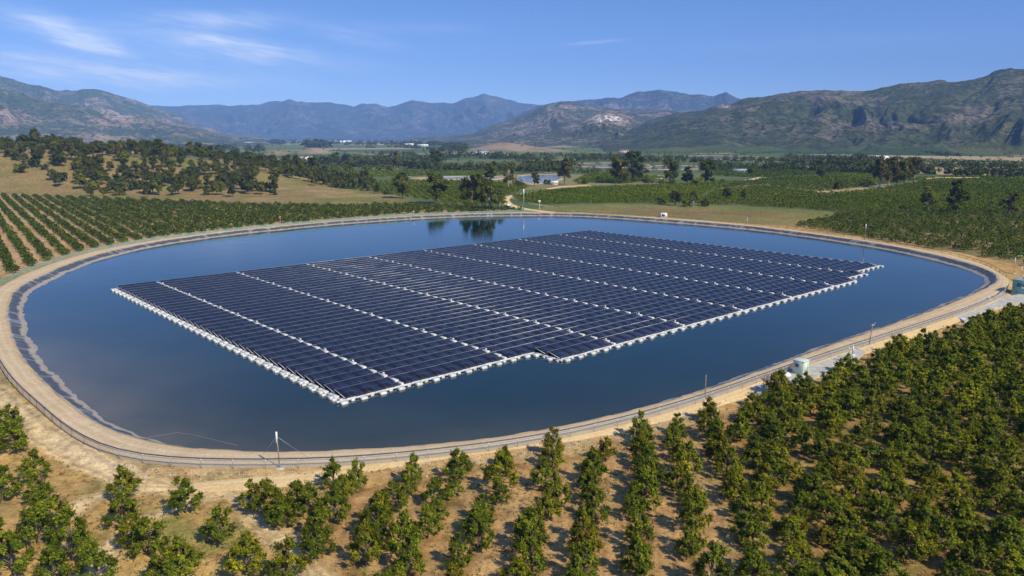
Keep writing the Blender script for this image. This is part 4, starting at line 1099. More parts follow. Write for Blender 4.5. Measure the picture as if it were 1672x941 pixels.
def heap(name, px, py, sx, sy, h, mat, label, cat, z0=None, seed=0):
    p = un(px, py, .6); z = gz(*p) if z0 is None else z0
    u = np.linspace(0, 2 * math.pi, 18, endpoint=False); V = [(0, 0, h)]; Fc = []
    rg = np.random.default_rng(seed); bump = 1 + .35 * rg.normal(0, 1, 18)
    for k, f in enumerate((.35, .7, 1.0, 1.1)):
        for i, t in enumerate(u):
            V.append((sx * f * math.cos(t) * (1 + .2 * math.sin(3 * t + seed)), sy * f * math.sin(t) * (1 + .2 * math.cos(2 * t)), h * (1 - f ** 2.2) * bump[i] if f < 1.05 else -.3))
    n = 18; m_ = MB(); Fc += [(0, 1 + i, 1 + (i + 1) % n) for i in range(n)]
    for k in range(3): Fc += [(1 + k * n + i, 1 + (k + 1) * n + i, 1 + (k + 1) * n + (i + 1) % n, 1 + k * n + (i + 1) % n) for i in range(n)]
    m_.add(V, Fc); o = m_.build(name, mat, None, True); o.location = (p[0], p[1], z); o.rotation_euler.z = seed
    return tag(o, label, cat)
heap("tarpaulin", 1283, 616, .85, .45, .35, M['tarp'], "crumpled white tarpaulin beside the pale green cabinet", "tarpaulin", z_apron, 3)
heap("tarpaulin", 1573, 523, 1.6, .8, .45, M['tarp'], "crumpled white sheet below the bank left of the pump house", "tarpaulin", None, 5)
heap("tarpaulin", 1615, 491, 2.4, .7, .5, M['tarp'], "long white sheet on the concrete left of the pump house wall", "tarpaulin", z_apron2, 1)
heap("rubble_heap", 1255, 623, 1.2, .9, .9, M['timber'], "small brown heap of rubble left of the pale green cabinet", "rubble", z_apron, 7)
# stepping wall of pale kerb stones beside it
b = MB(); p = un(1240, 632, z_apron); b.box(-1.1, 1.1, -.2, .2, -.3, .25, bev=.06); o = b.build("kerb_block", M['white_paint'], None); o.location = (p[0], p[1], z_apron); o.rotation_euler.z = .5
tag(o, "long white kerb block below the rubble heap on the apron", "kerb block")

# loose stones on the outer slope below the near fence: nobody could count them
def stones():
    rg = np.random.default_rng(77); V = []; F3 = []; n = 0
    i0 = shore_index(150, 725); i1 = shore_index(1500, 535); idx = [i0]
    while idx[-1] != i1: idx.append((idx[-1] + dirn) % NS)
    oct_ = np.array([(1, 0, 0), (-1, 0, 0), (0, 1, 0), (0, -1, 0), (0, 0, 1), (0, 0, -1)], float); fo = np.array([(0, 2, 4), (2, 1, 4), (1, 3, 4), (3, 0, 4), (2, 0, 5), (1, 2, 5), (3, 1, 5), (0, 3, 5)])
    P = []
    for _ in range(2600):
        j = idx[rg.integers(len(idx))]
        P.append(S[j] + NRM[j] * (WO[j] + .9 + abs(rg.normal(0, 1.6))) + tan[j] * rg.uniform(-1.2, 1.2))
    P = np.array(P); z = ground_z(P[:, 0], P[:, 1])
    for p, zz in zip(P, z):
        s_ = rg.uniform(.04, .12) * (1.7 if rg.random() < .06 else 1)
        V.append(oct_ * s_ * rg.uniform(.6, 1.3, (6, 3)) + [p[0], p[1], zz + s_ * .2]); F3.append(fo + n); n += 6
    o = link("loose_stones", npmesh("loose_stones", np.concatenate(V), np.concatenate(F3), M['concrete']))
    tag(o, "loose grey stones scattered on the outer slope below the near fence", "stones", kind="stuff")
stones()

# ------------------------------------------------------------------ trees
def leaf_quads(P, Nn, size, rg, asp=.55):
    n = len(P); a = rg.normal(0, 1, (n, 3)); a -= (a * Nn).sum(1)[:, None] * Nn; a /= np.linalg.norm(a, axis=1)[:, None] + 1e-9
    b = np.cross(Nn, a); s = size * rg.uniform(.65, 1.3, n)
    u = a * s[:, None] * .5; v = b * (s * asp)[:, None] * .5
    bend = Nn * (s * .12)[:, None]
    V = np.stack([P - u - bend, P + v, P + u - bend, P - v], 1).reshape(-1, 3)
    return V, np.arange(n * 4).reshape(n, 4)

def unit(a): return a / (np.linalg.norm(a, axis=-1, keepdims=True) + 1e-9)

def crown_leaves(clumps, rg, shoots, per, size, upb=.5, spread=1.0, asp=.55, tint_shift=0.0, core=.25):
    """clumps: (x,y,z,r). Each is a spray of shoots carrying leaves."""
    Ps = []; Ns = []; T = []
    ctr = np.average(clumps[:, :3], axis=0, weights=clumps[:, 3])
    for cx, cy, cz, r in clumps:
        c = np.array([cx, cy, cz]); out = unit(c - ctr + [0, 0, .01])
        ct = rg.uniform(-.12, .12)
        for _ in range(shoots):
            d = unit(rg.normal(0, 1, 3) * spread + out * .8 + np.array([0, 0, upb]))
            ln = r * rg.uniform(.55, 1.05) * (1.55 if rg.random() < .16 else 1)
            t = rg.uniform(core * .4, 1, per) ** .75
            P = c + d * (t * ln)[:, None] + rg.normal(0, 1, (per, 3)) * ((.085 * r + size * .16) * (1.25 - .8 * t))[:, None]
            nn = unit(d * 1.0 + out * .5 + np.array([0, 0, .5]) + rg.normal(0, .5, (per, 3)))
            Ps.append(P); Ns.append(nn)
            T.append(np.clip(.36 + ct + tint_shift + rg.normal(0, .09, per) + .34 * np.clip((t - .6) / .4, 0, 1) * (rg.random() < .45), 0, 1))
    P = np.concatenate(Ps); V, Fq = leaf_quads(P, np.concatenate(Ns), size, rg, asp)
    return V, Fq, np.repeat(np.concatenate(T), 4)

def mesh_leaves(name, V, Fq, T, mat):
    m = npmesh(name, V, Fq, mat); attr_f(m, "tint", T); return m

def orchard_proto(seed):
    rg = np.random.default_rng(seed); h = 4.0; cl = []
    n1 = rg.integers(6, 8)
    for k in range(n1):
        t = k / n1 * 2 * math.pi + rg.uniform(-.4, .4); q = rg.uniform(.85, 1.25); cl.append((q * math.cos(t), q * math.sin(t), rg.uniform(.95, 1.5), rg.uniform(.62, .9)))
    for k in range(5):
        t = k / 5 * 2 * math.pi + rg.uniform(-.5, .5); q = rg.uniform(.4, .85); cl.append((q * math.cos(t), q * math.sin(t), rg.uniform(1.9, 2.6), rg.uniform(.55, .8)))
    for k in range(rg.integers(2, 4)):
        t = rg.uniform(0, 2 * math.pi); q = rg.uniform(.05, .5); cl.append((q * math.cos(t), q * math.sin(t), rg.uniform(2.8, 3.4), rg.uniform(.45, .62)))
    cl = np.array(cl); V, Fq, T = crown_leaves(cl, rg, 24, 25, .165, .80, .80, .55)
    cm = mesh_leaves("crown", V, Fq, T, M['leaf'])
    b = MB(); b.tube([(0, 0, -.3), (.03, .02, .4), (0, .05, .9), (.05, 0, 1.8), (0, .02, 3.0)], [.12, .10, .085, .055, .02], 7)
    for c in cl[::1]:
        b.tube([(0, .03, rg.uniform(.55, .9) if c[2] < 1.7 else 1.4), tuple(c[:3] * [.5, .5, .9]), tuple(c[:3])], [.05, .035, .015], 5)
    return b.mesh("trunk", M['bark'], True), cm

def tree_proto(seed, kind):
    rg = np.random.default_rng(seed); cl = []
    if kind == 'oak':        # broad, rounded, 8 m
        H, W, z0, size, sh, per = 8.0, 3.4, 1.9, .62, 20, 8
        for k in range(16):
            t = rg.uniform(0, 2 * math.pi); zz = rg.uniform(0, 1); q = W * math.sqrt(max(0, 1 - (zz * 1.02 - .25) ** 2 / .62)) * rg.uniform(.25, .72)
            cl.append((q * math.cos(t), q * math.sin(t), z0 + .7 + zz * (H - z0 - 2.0), rg.uniform(1.0, 1.6)))
        mat = M['oak']; bark = M['bark']
    elif kind == 'bushy':    # low and wide, to the ground
        H, W, z0, size, sh, per = 6.0, 3.2, .4, .6, 18, 8
        for k in range(14):
            t = rg.uniform(0, 2 * math.pi); q = W * rg.uniform(.1, .7); cl.append((q * math.cos(t), q * math.sin(t), rg.uniform(.9, 4.2) * (1 - .25 * q / W), rg.uniform(1.0, 1.5)))
        mat = M['oak']; bark = M['bark']
    elif kind == 'gum':      # tall, open, visible pale trunk, 16 m
        H, W, z0, size, sh, per = 16.0, 4.6, 5.0, .72, 24, 9
        for k in range(20):
            t = rg.uniform(0, 2 * math.pi); zz = rg.uniform(0, 1); q = W * (1 - .55 * zz) * rg.uniform(.15, .85); cl.append((q * math.cos(t), q * math.sin(t), z0 + zz * (H - z0 - 1.6), rg.uniform(1.3, 2.1)))
        mat = M['oak']; bark = M['palebark']
    elif kind == 'elm':      # full tall crown, 16 m
        H, W, z0, size, sh, per = 16.0, 5.6, 2.6, .75, 26, 10
        for k in range(24):
            t = rg.uniform(0, 2 * math.pi); zz = rg.uniform(0, 1); q = W * math.sqrt(max(.05, 1 - (zz - .4) ** 2 / .5)) * rg.uniform(.2, .75); cl.append((q * math.cos(t), q * math.sin(t), z0 + 1.0 + zz * (H - z0 - 3.0), rg.uniform(1.5, 2.4)))
        mat = M['far']; bark = M['bark']
    else:                    # 'fan': wind-swept cypress/pine shape with layered limbs, 14 m
        H, W, z0, size, sh, per = 14.0, 6.2, 3.2, .7, 22, 10
        for k in range(20):
            t = rg.uniform(0, 2 * math.pi); zz = k / 19; q = W * (.95 - .55 * zz) * rg.uniform(.25, 1.0); cl.append((q * math.cos(t) + 1.6 * zz, q * math.sin(t) * .8, z0 + zz * (H - z0 - 1.4) + q * .12, rg.uniform(1.1, 1.8)))
        mat = M['far']; bark = M['bark']
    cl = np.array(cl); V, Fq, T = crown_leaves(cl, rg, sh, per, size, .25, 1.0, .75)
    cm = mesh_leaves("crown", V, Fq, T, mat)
    b = MB(); r0 = H * .026
    b.tube([(0, 0, -.6), (.05 * H * rg.uniform(-.5, .5), 0, z0), (0, 0, H * .8)], [r0 * 1.25, r0, r0 * .25], 8)
    for c in cl:
        za = max(.5, z0 * .8 + (c[2] - z0) * .45); b.tube([(0, 0, za), tuple(c[:3] * [.55, .55, 1] - [0, 0, .3]), tuple(c[:3])], [r0 * .45, r0 * .28, r0 * .1], 5)
    return b.mesh("trunk", bark, True), cm, H

def place_tree(name, tr, cr, loc, rz, sc, tint, label, cat, group):
    root = empty(name, loc, rz); root.scale = sc; tag(root, label, cat, group)
    t = link("trunk", tr, root); c = link("crown", cr, root); c.color = (*tint, 1)
    return root

# ---- near orchard: rows that run away from the camera, slightly to the right
oprot = [orchard_proto(300 + k) for k in range(10)]
PV = []
for _, cm_ in oprot:
    v_ = np.zeros(len(cm_.vertices) * 3, np.float32); cm_.vertices.foreach_get('co', v_); t_ = np.zeros(len(cm_.vertices), np.float32); cm_.attributes['tint'].data.foreach_get('value', t_); PV.append((v_.reshape(-1, 3), t_))
az_r = math.atan2(.1521, 1.018); RD = np.array([math.sin(az_r), math.cos(az_r)]); RP = np.array([RD[1], -RD[0]])
anchor = un(955, 890, GN); rg = np.random.default_rng(91); cand = []
# two plantings: clear rows on the left, an older and closer planted block on the right
for blk, (SPACE, ALONG, jx, b0, b1) in enumerate(((5.25, 3.45, .62, -90, 17.5), (3.7, 2.75, .95, 17.5, 200))):
    n0 = int(math.floor(b0 / SPACE)); n1 = int(math.ceil(b1 / SPACE))
    for i in range(n0, n1):
        ph = rg.uniform(0, 1)
        if not (b0 <= i * SPACE < b1): continue
        for j in range(-26, 60):
            p = anchor + RP * (i * SPACE + (.8 if blk else 0)) + RD * ((j + ph * .5) * ALONG) + rg.normal(0, jx, 2)
            cand.append((i + 200 * blk, j, p[0], p[1]))
C = np.array(cand); ok = in_poly(C[:, 2], C[:, 3], NEAR_ORCH); C = C[ok]
z = ground_z(C[:, 2], C[:, 3]); px, py = proj(C[:, 2], C[:, 3], z + 1.5)
vis = (px > -40) & (px < 1715) & (py < 1010) & (C[:, 3] > 25); C, z, px, py = C[vis], z[vis], px[vis], py[vis]
keep = rg.random(len(C)) > .06; C, z, px, py = C[keep], z[keep], px[keep], py[keep]
dist = np.hypot(C[:, 2], C[:, 3]); order = np.argsort(dist)
extra = [(4, 722, 1.1), (26, 738, 1.0), (57, 785, .95), (8, 818, .95), (62, 822, .8), (78, 868, 1.2), (62, 888, 1.0), (118, 915, 1.15), (22, 935, 1.0), (206, 815, .95), (202, 862, .95), (243, 905, 1.0), (222, 898, .9),
         (303, 840, 1.0), (358, 886, .95), (300, 943, 1.0), (403, 936, 1.0), (272, 950, .9), (0, 905, .9), (160, 955, 1.0), (470, 952, 1.05), (435, 838, 1.0), (505, 838, .9), (462, 862, .8), (545, 797, .85), (18, 700, .9), (90, 945, .9)]
N_IND = 300 - len(extra)
ind, rest = order[:N_IND], order[N_IND:]
rows_left = sorted(set(C[ind, 0].astype(int)))
tones = [("dark green", (.82, .88, .85)), ("mid green", (1, 1, 1)), ("yellowish green", (1.32, 1.16, .92)), ("olive green", (1.12, .98, .86)), ("brownish green", (1.15, .86, .85))]
for ri, irow in enumerate(rows_left):
    ids = sorted([q for q in ind if int(C[q, 0]) == irow], key=lambda q: -C[q, 3])
    for pos, q in enumerate(ids):
        tn, tc_ = tones[rg.choice(5, p=[.28, .34, .20, .12, .06])]
        s = rg.uniform(.70, 1.18); sz = s * rg.uniform(.86, 1.22)
        if C[q, 0] > 150: s *= 1.06; sz *= .88
        desc = "tall" if sz > 1.08 else ("low" if sz < .85 else "bushy")
        tr, cr = oprot[rg.integers(len(oprot))]
        jit = rg.uniform(.82, 1.16)
        place_tree("orchard_tree", tr, cr, (C[q, 2], C[q, 3], z[q]), rg.uniform(0, 6.28), (s, s, sz), tuple(v * jit for v in tc_),
                   f"{desc} {tn} tree, {ordinal(pos + 1)} from the bank in the {ordinal(ri + 1)} orchard row from left", "tree", "orchard trees below the near bank")
ex = sorted(extra, key=lambda t: (t[1]))
for k, (x_, y_, s) in enumerate(ex):
    p = un(x_, y_, GN); zz = gz(*p); tn, tc_ = tones[rg.choice(4, p=[.42, .36, .14, .08])]; tr, cr = oprot[rg.integers(len(oprot))]
    s *= 1.10
    place_tree("orchard_tree", tr, cr, (p[0], p[1], zz), rg.uniform(0, 6.28), (s * 1.05, s * 1.05, s), tc_,
               f"{tn} orchard tree left of the dirt track, {ordinal(k + 1)} from the bank", "tree", "scattered orchard trees at lower left")

# ---- everything beyond the 300 nearest: one merged planting
class Bushes:
    def __init__(s): s.V = []; s.F = []; s.T = []; s.n = 0
    def add(s, X, Y, Z, w_, h, nf, size, rg, tint=.4, tvar=.18, tshift=None):
        n = len(X)
        if n == 0: return
        th = rg.uniform(0, 2 * math.pi, (n, nf)); u = rg.uniform(-.35, 1, (n, nf)); rad = np.sqrt(np.clip(1 - np.clip(u, 0, 1) ** 2, 0, 1)) * rg.uniform(.55, 1.08, (n, nf))
        lob = 1 + .22 * np.sin(th * 3 + rg.uniform(0, 6, (n, 1))) * rg.uniform(.3, 1, (n, 1))
        ww = (w_ * rg.uniform(.8, 1.2, n))[:, None]; hh = (h * rg.uniform(.8, 1.2, n))[:, None]
        dx = rad * lob * np.cos(th); dy = rad * lob * np.sin(th)
        zz = hh * (.42 + .55 * u * rg.uniform(.75, 1.12, (n, nf)))
        P = np.stack([X[:, None] + dx * ww, Y[:, None] + dy * ww, Z[:, None] + zz], -1).reshape(-1, 3)
        Nn = unit(np.stack([dx, dy, .35 + np.clip(u, -.2, 1)], -1).reshape(-1, 3) + rg.normal(0, .5, (n * nf, 3)))
        V, Fq = leaf_quads(P, Nn, size, rg, .8)
        bt = tint + rg.normal(0, tvar * .6, n)
        if tshift is not None: bt = bt + tshift
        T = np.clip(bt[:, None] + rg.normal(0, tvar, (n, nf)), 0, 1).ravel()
        s.V.append(V); s.F.append(Fq + s.n); s.T.append(np.repeat(T, 4)); s.n += len(V)
    def build(s, name, mat, label, cat):
        m = mesh_leaves(name, np.concatenate(s.V), np.concatenate(s.F), np.concatenate(s.T), mat); o = link(name, m)
        return tag(o, label, cat, kind="stuff")

def row_points(poly, azim, spacing, along, rg, jit=.25, gap=.03):
    D = np.array([math.sin(azim), math.cos(azim)]); Pp = np.array([D[1], -D[0]]); c = poly.mean(0)
    a = (poly - c) @ D; b = (poly - c) @ Pp
    A, B = np.meshgrid(np.arange(a.min(), a.max(), along), np.arange(b.min(), b.max(), spacing))
    X = c[0] + A * D[0] + B * Pp[0] + rg.normal(0, jit, A.shape); Y = c[1] + A * D[1] + B * Pp[1] + rg.normal(0, jit, A.shape)
    X, Y = X.ravel(), Y.ravel(); k = in_poly(X, Y, poly) & (rg.random(len(X)) > gap); X, Y = X[k], Y[k]
    z = ground_z(X, Y); px, py = proj(X, Y, z)
    k = (px > -60) & (px < 1740) & (Y > 0); return X[k], Y[k], z[k], px[k], py[k]

rg = np.random.default_rng(123)
orch = Bushes()
k = rest; 
for q in k:                                              # the remaining trees of the near orchard, same kinds, thinner leaves
    V0, T0 = PV[rg.integers(len(PV))]
    nl_ = len(V0) // 4; sel = np.sort(rg.choice(nl_, int(nl_ * .28), replace=False))
    W = V0.reshape(nl_, 4, 3)[sel]; cc = W.mean(1, keepdims=True); W = cc + (W - cc) * 1.75
    th = rg.uniform(0, 6.28); s_ = rg.uniform(.80, 1.2); ca, sa = math.cos(th), math.sin(th)
    X = W.reshape(-1, 3) * [s_, s_, s_ * rg.uniform(.85, 1.05)]
    X = np.c_[X[:, 0] * ca - X[:, 1] * sa + C[q, 2], X[:, 0] * sa + X[:, 1] * ca + C[q, 3], X[:, 2] + z[q]]
    orch.V.append(X); orch.F.append(np.arange(len(X)).reshape(-1, 4) + orch.n); orch.n += len(X)
    orch.T.append(np.clip(T0.reshape(nl_, 4)[sel].ravel() + rg.normal(.04, .12), 0, 1))
X, Y, Z, bx, by = row_points(LEFT_ORCH, R(-35.3), 5.9, 3.5, rg, .34, .06)
# keep the strip by the far bank free
d, i_ = shore_dist(X, Y); kk = ~((d < 900) & (d < WO[i_] + 5.0)); X, Y, Z, bx, by = X[kk], Y[kk], Z[kk], bx[kk], by[kk]
dd_ = np.hypot(X, Y)
for lo, hi, nf, sz in ((0, 260, 190, .50), (260, 360, 110, .62), (360, 700, 60, .8)):
    q = (dd_ >= lo) & (dd_ < hi); orch.add(X[q], Y[q], Z[q], 1.52, 2.6, nf, sz, rg, .16, .12)
X, Y, Z, bx, by = row_points(R_ORCH, R(62), 6.0, 3.2, rg, .6, .14)
d, i_ = shore_dist(X, Y); kk = ~((d < 900) & (d < WO[i_] + 5.0)); X, Y, Z = X[kk], Y[kk], Z[kk]
dd_ = np.hypot(X, Y)
for lo, hi, nf, sz in ((0, 300, 150, .50), (300, 800, 80, .62)):
    q = (dd_ >= lo) & (dd_ < hi); orch.add(X[q], Y[q], Z[q], 1.75, 2.6, nf, sz, rg, .14, .13)
orch.build("orchard_planting", M['leaf'], "dark green orchard rows covering the plain left of and behind the reservoir", "orchard")

vine = Bushes()
for poly, azm, spc, al, w_, h, tint in ((R_VINE, R(-28), 6.2, 3.0, 1.75, 2.3, .40), (C_VINE, R(60), 5.2, 3.2, 1.8, 2.0, .46), (L_VINE, R(-12), 5.0, 3.2, 1.6, 2.0, .52),
                                        (L_FAR, R(20), 6.5, 3.4, 1.9, 2.0, .5), (ROWS_R, R(-14), 9.5, 2.6, 1.7, 2.4, .36), (C2, R(40), 4.5, 4, 1.9, 2.2, .45), (BACK_R, R(-18), 11, 3.2, 2.0, 3.0, .26), (BACK_R2, R(30), 5.5, 5, 2.2, 2.2, .5)):
    X, Y, Z, bx, by = row_points(poly, azm, spc, al, rg, .3)
    dd_ = np.hypot(X, Y); patch = (fbm(X * .02, Y * .02, 95, 3) - .5) * .5
    for lo, hi, nf, sz in ((0, 520, 44, .70), (520, 760, 26, .95), (760, 3000, 14, 1.4)):
        q = (dd_ >= lo) & (dd_ < hi); vine.add(X[q], Y[q], Z[q], w_, h, nf, sz, rg, tint, .15, patch[q])
vine.build("vineyard_rows", M['vine'], "green vineyard rows filling the valley fields beyond the reservoir", "vineyard")

# ---- oaks on the dry hill
prot = {kd: [tree_proto(500 + 10 * a + k, kd) for k in range(4)] for a, kd in enumerate(('oak', 'bushy', 'gum', 'elm', 'fan'))}
ot = [("olive", (1.08, 1.02, .85)), ("dark green", (.75, .84, .78)), ("yellow green", (1.5, 1.5, .85)), ("grey green", (.95, .95, .95))]
lines = [  # (distance, x from, x to, mean step px, name, height range)
    (760, -30, 560, 7.0, "on the hill crest", (9, 14)),
    (738, -25, 580, 9.5, "in the hill line behind the crest", (8.5, 12)),
    (712, -25, 595, 11.5, "in the upper middle hill line", (8, 12)),
    (682, 22, 605, 12.5, "in the middle hill line", (8, 12)),
    (652, 30, 610, 12.5, "in the lower middle hill line", (8, 12)),
    (624, 50, 490, 13.0, "in the third hill line from the foot", (8, 12.5)),
    (600, 130, 460, 12.0, "in the next to lowest hill line", (8, 13)),
    (577, 150, 455, 15.0, "in the lowest hill line", (7, 12))]
rg = np.random.default_rng(321); cnt_h = 0
for di, (dst, xa, xb, stp, nm_, hr) in enumerate(lines):
    x_ = xa; pos = 0
    while x_ < xb:
        xx = x_ + rg.normal(0, stp * .2); a, b, _ = ray(xx, 300); azm = math.atan2(a, b); dd_ = dst + rg.normal(0, 9)
        X, Y = dd_ * math.tan(azm), dd_; z_ = gz(X, Y)
        if di and fbm(np.array([X * .021]), np.array([Y * .021]), 222, 3)[0] < .395:
            x_ += stp * .8; continue
        kd = rg.choice(['oak', 'oak', 'oak', 'bushy', 'elm']); tr, cr, H = prot[kd][rg.integers(4)]; h = rg.uniform(*hr) * rg.choice([.75, 1.0, 1.0, 1.15]); sc = h / H * (1.25 if kd == 'elm' else 1)
        pos += 1; tn, tc_ = ot[rg.choice(4, p=[.38, .30, .14, .18])]
        place_tree("oak_tree", tr, cr, (X, Y, z_), rg.uniform(0, 6.28), (sc * 1.05, sc * 1.05, sc), tc_, f"{tn} {'bushy' if kd == 'bushy' else 'round'} oak, {ordinal(pos)} from left {nm_}", "tree", "oaks on the dry hill")
        cnt_h += 1
        x_ += stp * rg.uniform(.6, 1.5) * (1.7 if rg.random() < .12 else 1)

# ---- single trees of the plain: (base x, base y, height px, kind, tint, label)
DK, OL, BR, GY, YG = (.82, .88, .80), (1.15, 1.15, .95), (1.15, .98, .85), (1.7, 1.6, 1.6), (1.8, 1.8, 1.0)
mid = [(657, 324, 38, 'elm', OL, "full dark tree at the lower right end of the dry hill"), (712, 333, 47, 'elm', OL, "tall tree with visible trunk behind the slender pale pole"),
       (772, 340, 53, 'elm', OL, "largest dark tree behind the far bank, reflected in the water"), (799, 346, 49, 'gum', OL, "open crowned tree with pale limbs right of the largest dark tree"), (816, 341, 30, 'gum', OL, "slim tree squeezed against the dirt road right of the open crowned tree"),
       (802, 297, 30, 'elm', OL, "olive tree in front of the middle pond behind the big bank trees"), (830, 309, 38, 'gum', OL, "round topped tree with thin trunk at the bend of the dirt road"),
       (873, 304, 20, 'elm', DK, "small round dark tree at the right end of the near pond"), (853, 304, 7, 'bushy', DK, "tiny bush in front of the near pond"),
       (648, 277, 26, 'gum', BR, "brownish tree with bare trunk in the hedge far behind the hill end"), (710, 277, 28, 'elm', DK, "dark broad tree in the far hedge above the left vineyard"),
       (617, 316, 15, 'oak', DK, "small dark tree on the edge of the dry hill"), (634, 318, 12, 'bushy', OL, "little olive bush beside the small tree on the hill edge"), (600, 312, 15, 'oak', OL, "small olive tree where the hill falls to the vineyard"), (575, 308, 14, 'oak', DK, "low dark tree at the right shoulder of the hill"),
       (922, 302, 39, 'gum', BR, "brown green tree with bare trunk behind the central vineyard"), (1012, 300, 38, 'elm', (1.6, 1.25, 1.0), "brown dry looking tree left of the tall dark one behind the vineyard"), (1033, 298, 45, 'elm', DK, "tallest dark tree beside the brown dry looking one"),
       (1093, 299, 36, 'elm', OL, "upright green tree at the right end of the small pond"), (1122, 301, 25, 'elm', DK, "dark rounded tree right of the upright green tree"), (1152, 303, 36, 'elm', OL, "tall tree at the corner of the striped orchard"), (1140, 304, 16, 'bushy', YG, "light green bush below the tall tree at the orchard corner"),
       (978, 296, 9, 'bushy', DK, "small dark bush left of the brown dry looking tree"), (893, 301, 9, 'bushy', DK, "dark bush right of the small round tree"), (946, 300, 8, 'bushy', (2.2, 2.0, 1.0), "yellow green bush beside the brown green tree"), (955, 301, 9, 'bushy', DK, "dark bush behind the central vineyard edge"), (1052, 299, 9, 'bushy', DK, "dark bush right of the tallest dark tree"),
       (1103, 336, 22, 'oak', DK, "dark round shrub at the left of the thicket behind the open field"), (1132, 337, 24, 'gum', GY, "pale grey shrub with bare stems in the thicket behind the field"), (1120, 338, 13, 'bushy', OL, "low green shrub between the dark round and the pale grey shrubs"), (1153, 337, 16, 'bushy', OL, "green shrub at the right of the thicket behind the field"), (1080, 333, 12, 'bushy', DK, "low dark shrub at the near edge of the central vineyard"),
       (1187, 326, 17, 'oak', DK, "round dark tree standing in the right vineyard"), (1215, 325, 13, 'oak', DK, "smaller dark tree right of the round one in the right vineyard"), (1226, 289, 15, 'oak', OL, "upright tree beside the blue roofed shed"), (1340, 293, 16, 'oak', DK, "lone round tree in the far right field"), (1369, 314, 16, 'oak', DK, "dark round tree beside the curving dirt road on the right"), (1180, 299, 7, 'bushy', DK, "small dark bush on the short dirt road"),
       (1436, 307, 42, 'gum', BR, "tall reddish gum tree with pale trunk by the curving road"), (1450, 306, 40, 'gum', BR, "second reddish gum tree in the clump by the curving road"), (1464, 304, 38, 'elm', OL, "olive tree in the middle of the gum clump"), (1478, 302, 34, 'gum', BR, "brown gum tree near the right of the clump"), (1491, 299, 34, 'elm', BR, "brown tree at the right end of the gum clump"),
       (1514, 346, 33, 'gum', GY, "pale silvery tree standing in the right vineyard"), (1561, 351, 43, 'fan', DK, "large dark spreading tree in the right vineyard"), (1646, 354, 30, 'fan', OL, "leaning tree with pale trunk near the right edge of the vineyard"),
       (510, 286, 25, 'elm', DK, "big dark round tree behind the hill oaks"), (440, 270, 13, 'elm', DK, "dark tree under the left bare knoll"), (470, 268, 14, 'elm', DK, "dark tree right of the left bare knoll"), (548, 269, 18, 'elm', DK, "left tree of the dark hedge below the right knoll"), (566, 270, 17, 'elm', DK, "broad dark tree in the hedge right of the knoll"), (360, 258, 18, 'elm', DK, "dark tree in the flat land beyond the hill crest")]
mid += [(505, 241, 14, 'bushy', DK, "left part of the dark round grove on the far plain"), (520, 241, 15, 'bushy', DK, "middle of the dark round grove on the far plain"), (532, 241, 13, 'bushy', DK, "right part of the dark round grove on the far plain")]
rg = np.random.default_rng(55)
wide = {505: 1.4, 520: 1.5, 532: 1.3, 1012: 1.1}
for (x_, y_, hp, kd, tn, lab) in mid:
    z_ = G0
    for _ in range(3): p = un(x_, y_, z_); z_ = gz(*p)
    h = hp / F * math.hypot(*p) * 1.16; tr, cr, H = prot[kd][rg.integers(4)]; sc = h / H; wv = wide.get(x_, 1.0) * 1.12
    nm_ = "shrub" if kd == 'bushy' or 'shrub' in lab else "tree"
    place_tree("shrub" if nm_ == "shrub" else "broadleaf_tree", tr, cr, (p[0], p[1], z_), rg.uniform(0, 6.28), (sc * wv, sc * wv, sc), tn, lab, nm_, "single trees of the valley")

# ---- far-off hedges and woods that read as one mass
wood = Bushes(); rg = np.random.default_rng(777)
def belt(pts, depth, hpx, n, tint=.30, z0=G0):
    P = np.array([un(*p, z0) for p in pts]); seg = np.linalg.norm(np.diff(P, axis=0), axis=1); s = np.r_[0, np.cumsum(seg)]
    t = rg.uniform(0, s[-1], n); X = np.interp(t, s, P[:, 0]); Y = np.interp(t, s, P[:, 1]) + rg.uniform(-.5, .5, n) * depth
    r = np.hypot(X, Y).mean(); h = hpx / F * r; sz = h * rg.uniform(.55, 1.25, n)
    Z = ground_z(X, Y)
    for lo, hi in ((0, .7), (.7, .95), (.95, 2)):
        q = (sz / h >= lo) & (sz / h < hi); f = (lo + min(hi, 1.25)) / 2
        wood.add(X[q], Y[q], Z[q], h * f * .62, h * f, 34, h * .30, rg, tint, .16)
belt([(560, 272), (640, 273), (700, 277)], 30, 13, 60); belt([(700, 279), (760, 279), (860, 279), (930, 281)], 40, 12, 110); belt([(930, 283), (960, 282), (1010, 281), (1060, 283)], 30, 7, 60)
belt([(730, 256), (800, 259), (860, 263), (940, 264), (1000, 262), (1040, 266)], 60, 11, 110, .26); belt([(860, 282), (900, 277), (930, 279)], 20, 14, 26, .25)
belt([(1040, 265), (1080, 264), (1130, 265), (1180, 266)], 40, 8, 60, .27); belt([(1140, 276), (1200, 276), (1270, 278), (1330, 281), (1420, 284)], 40, 11, 120, .30); belt([(1240, 270), (1330, 271), (1400, 276), (1440, 282)], 60, 13, 110, .28)
belt([(1290, 262), (1340, 262), (1400, 264)], 60, 9, 50, .25); belt([(1420, 285), (1480, 283), (1560, 287), (1640, 289), (1760, 290)], 40, 13, 130, .24); belt([(1500, 274), (1580, 274), (1672, 276), (1760, 278)], 70, 10, 90, .25)
belt([(1400, 260), (1440, 266), (1500, 268)], 50, 9, 40, .3); belt([(1565, 248), (1600, 248), (1640, 249)], 50, 7, 30, .22); belt([(1140, 247), (1160, 248)], 40, 8, 14, .22)
belt([(250, 245), (360, 246), (430, 248)], 60, 9, 70, .24); belt([(400, 262), (440, 268), (500, 270)], 40, 11, 50, .24); belt([(520, 268), (580, 270), (640, 272)], 40, 14, 50, .24)
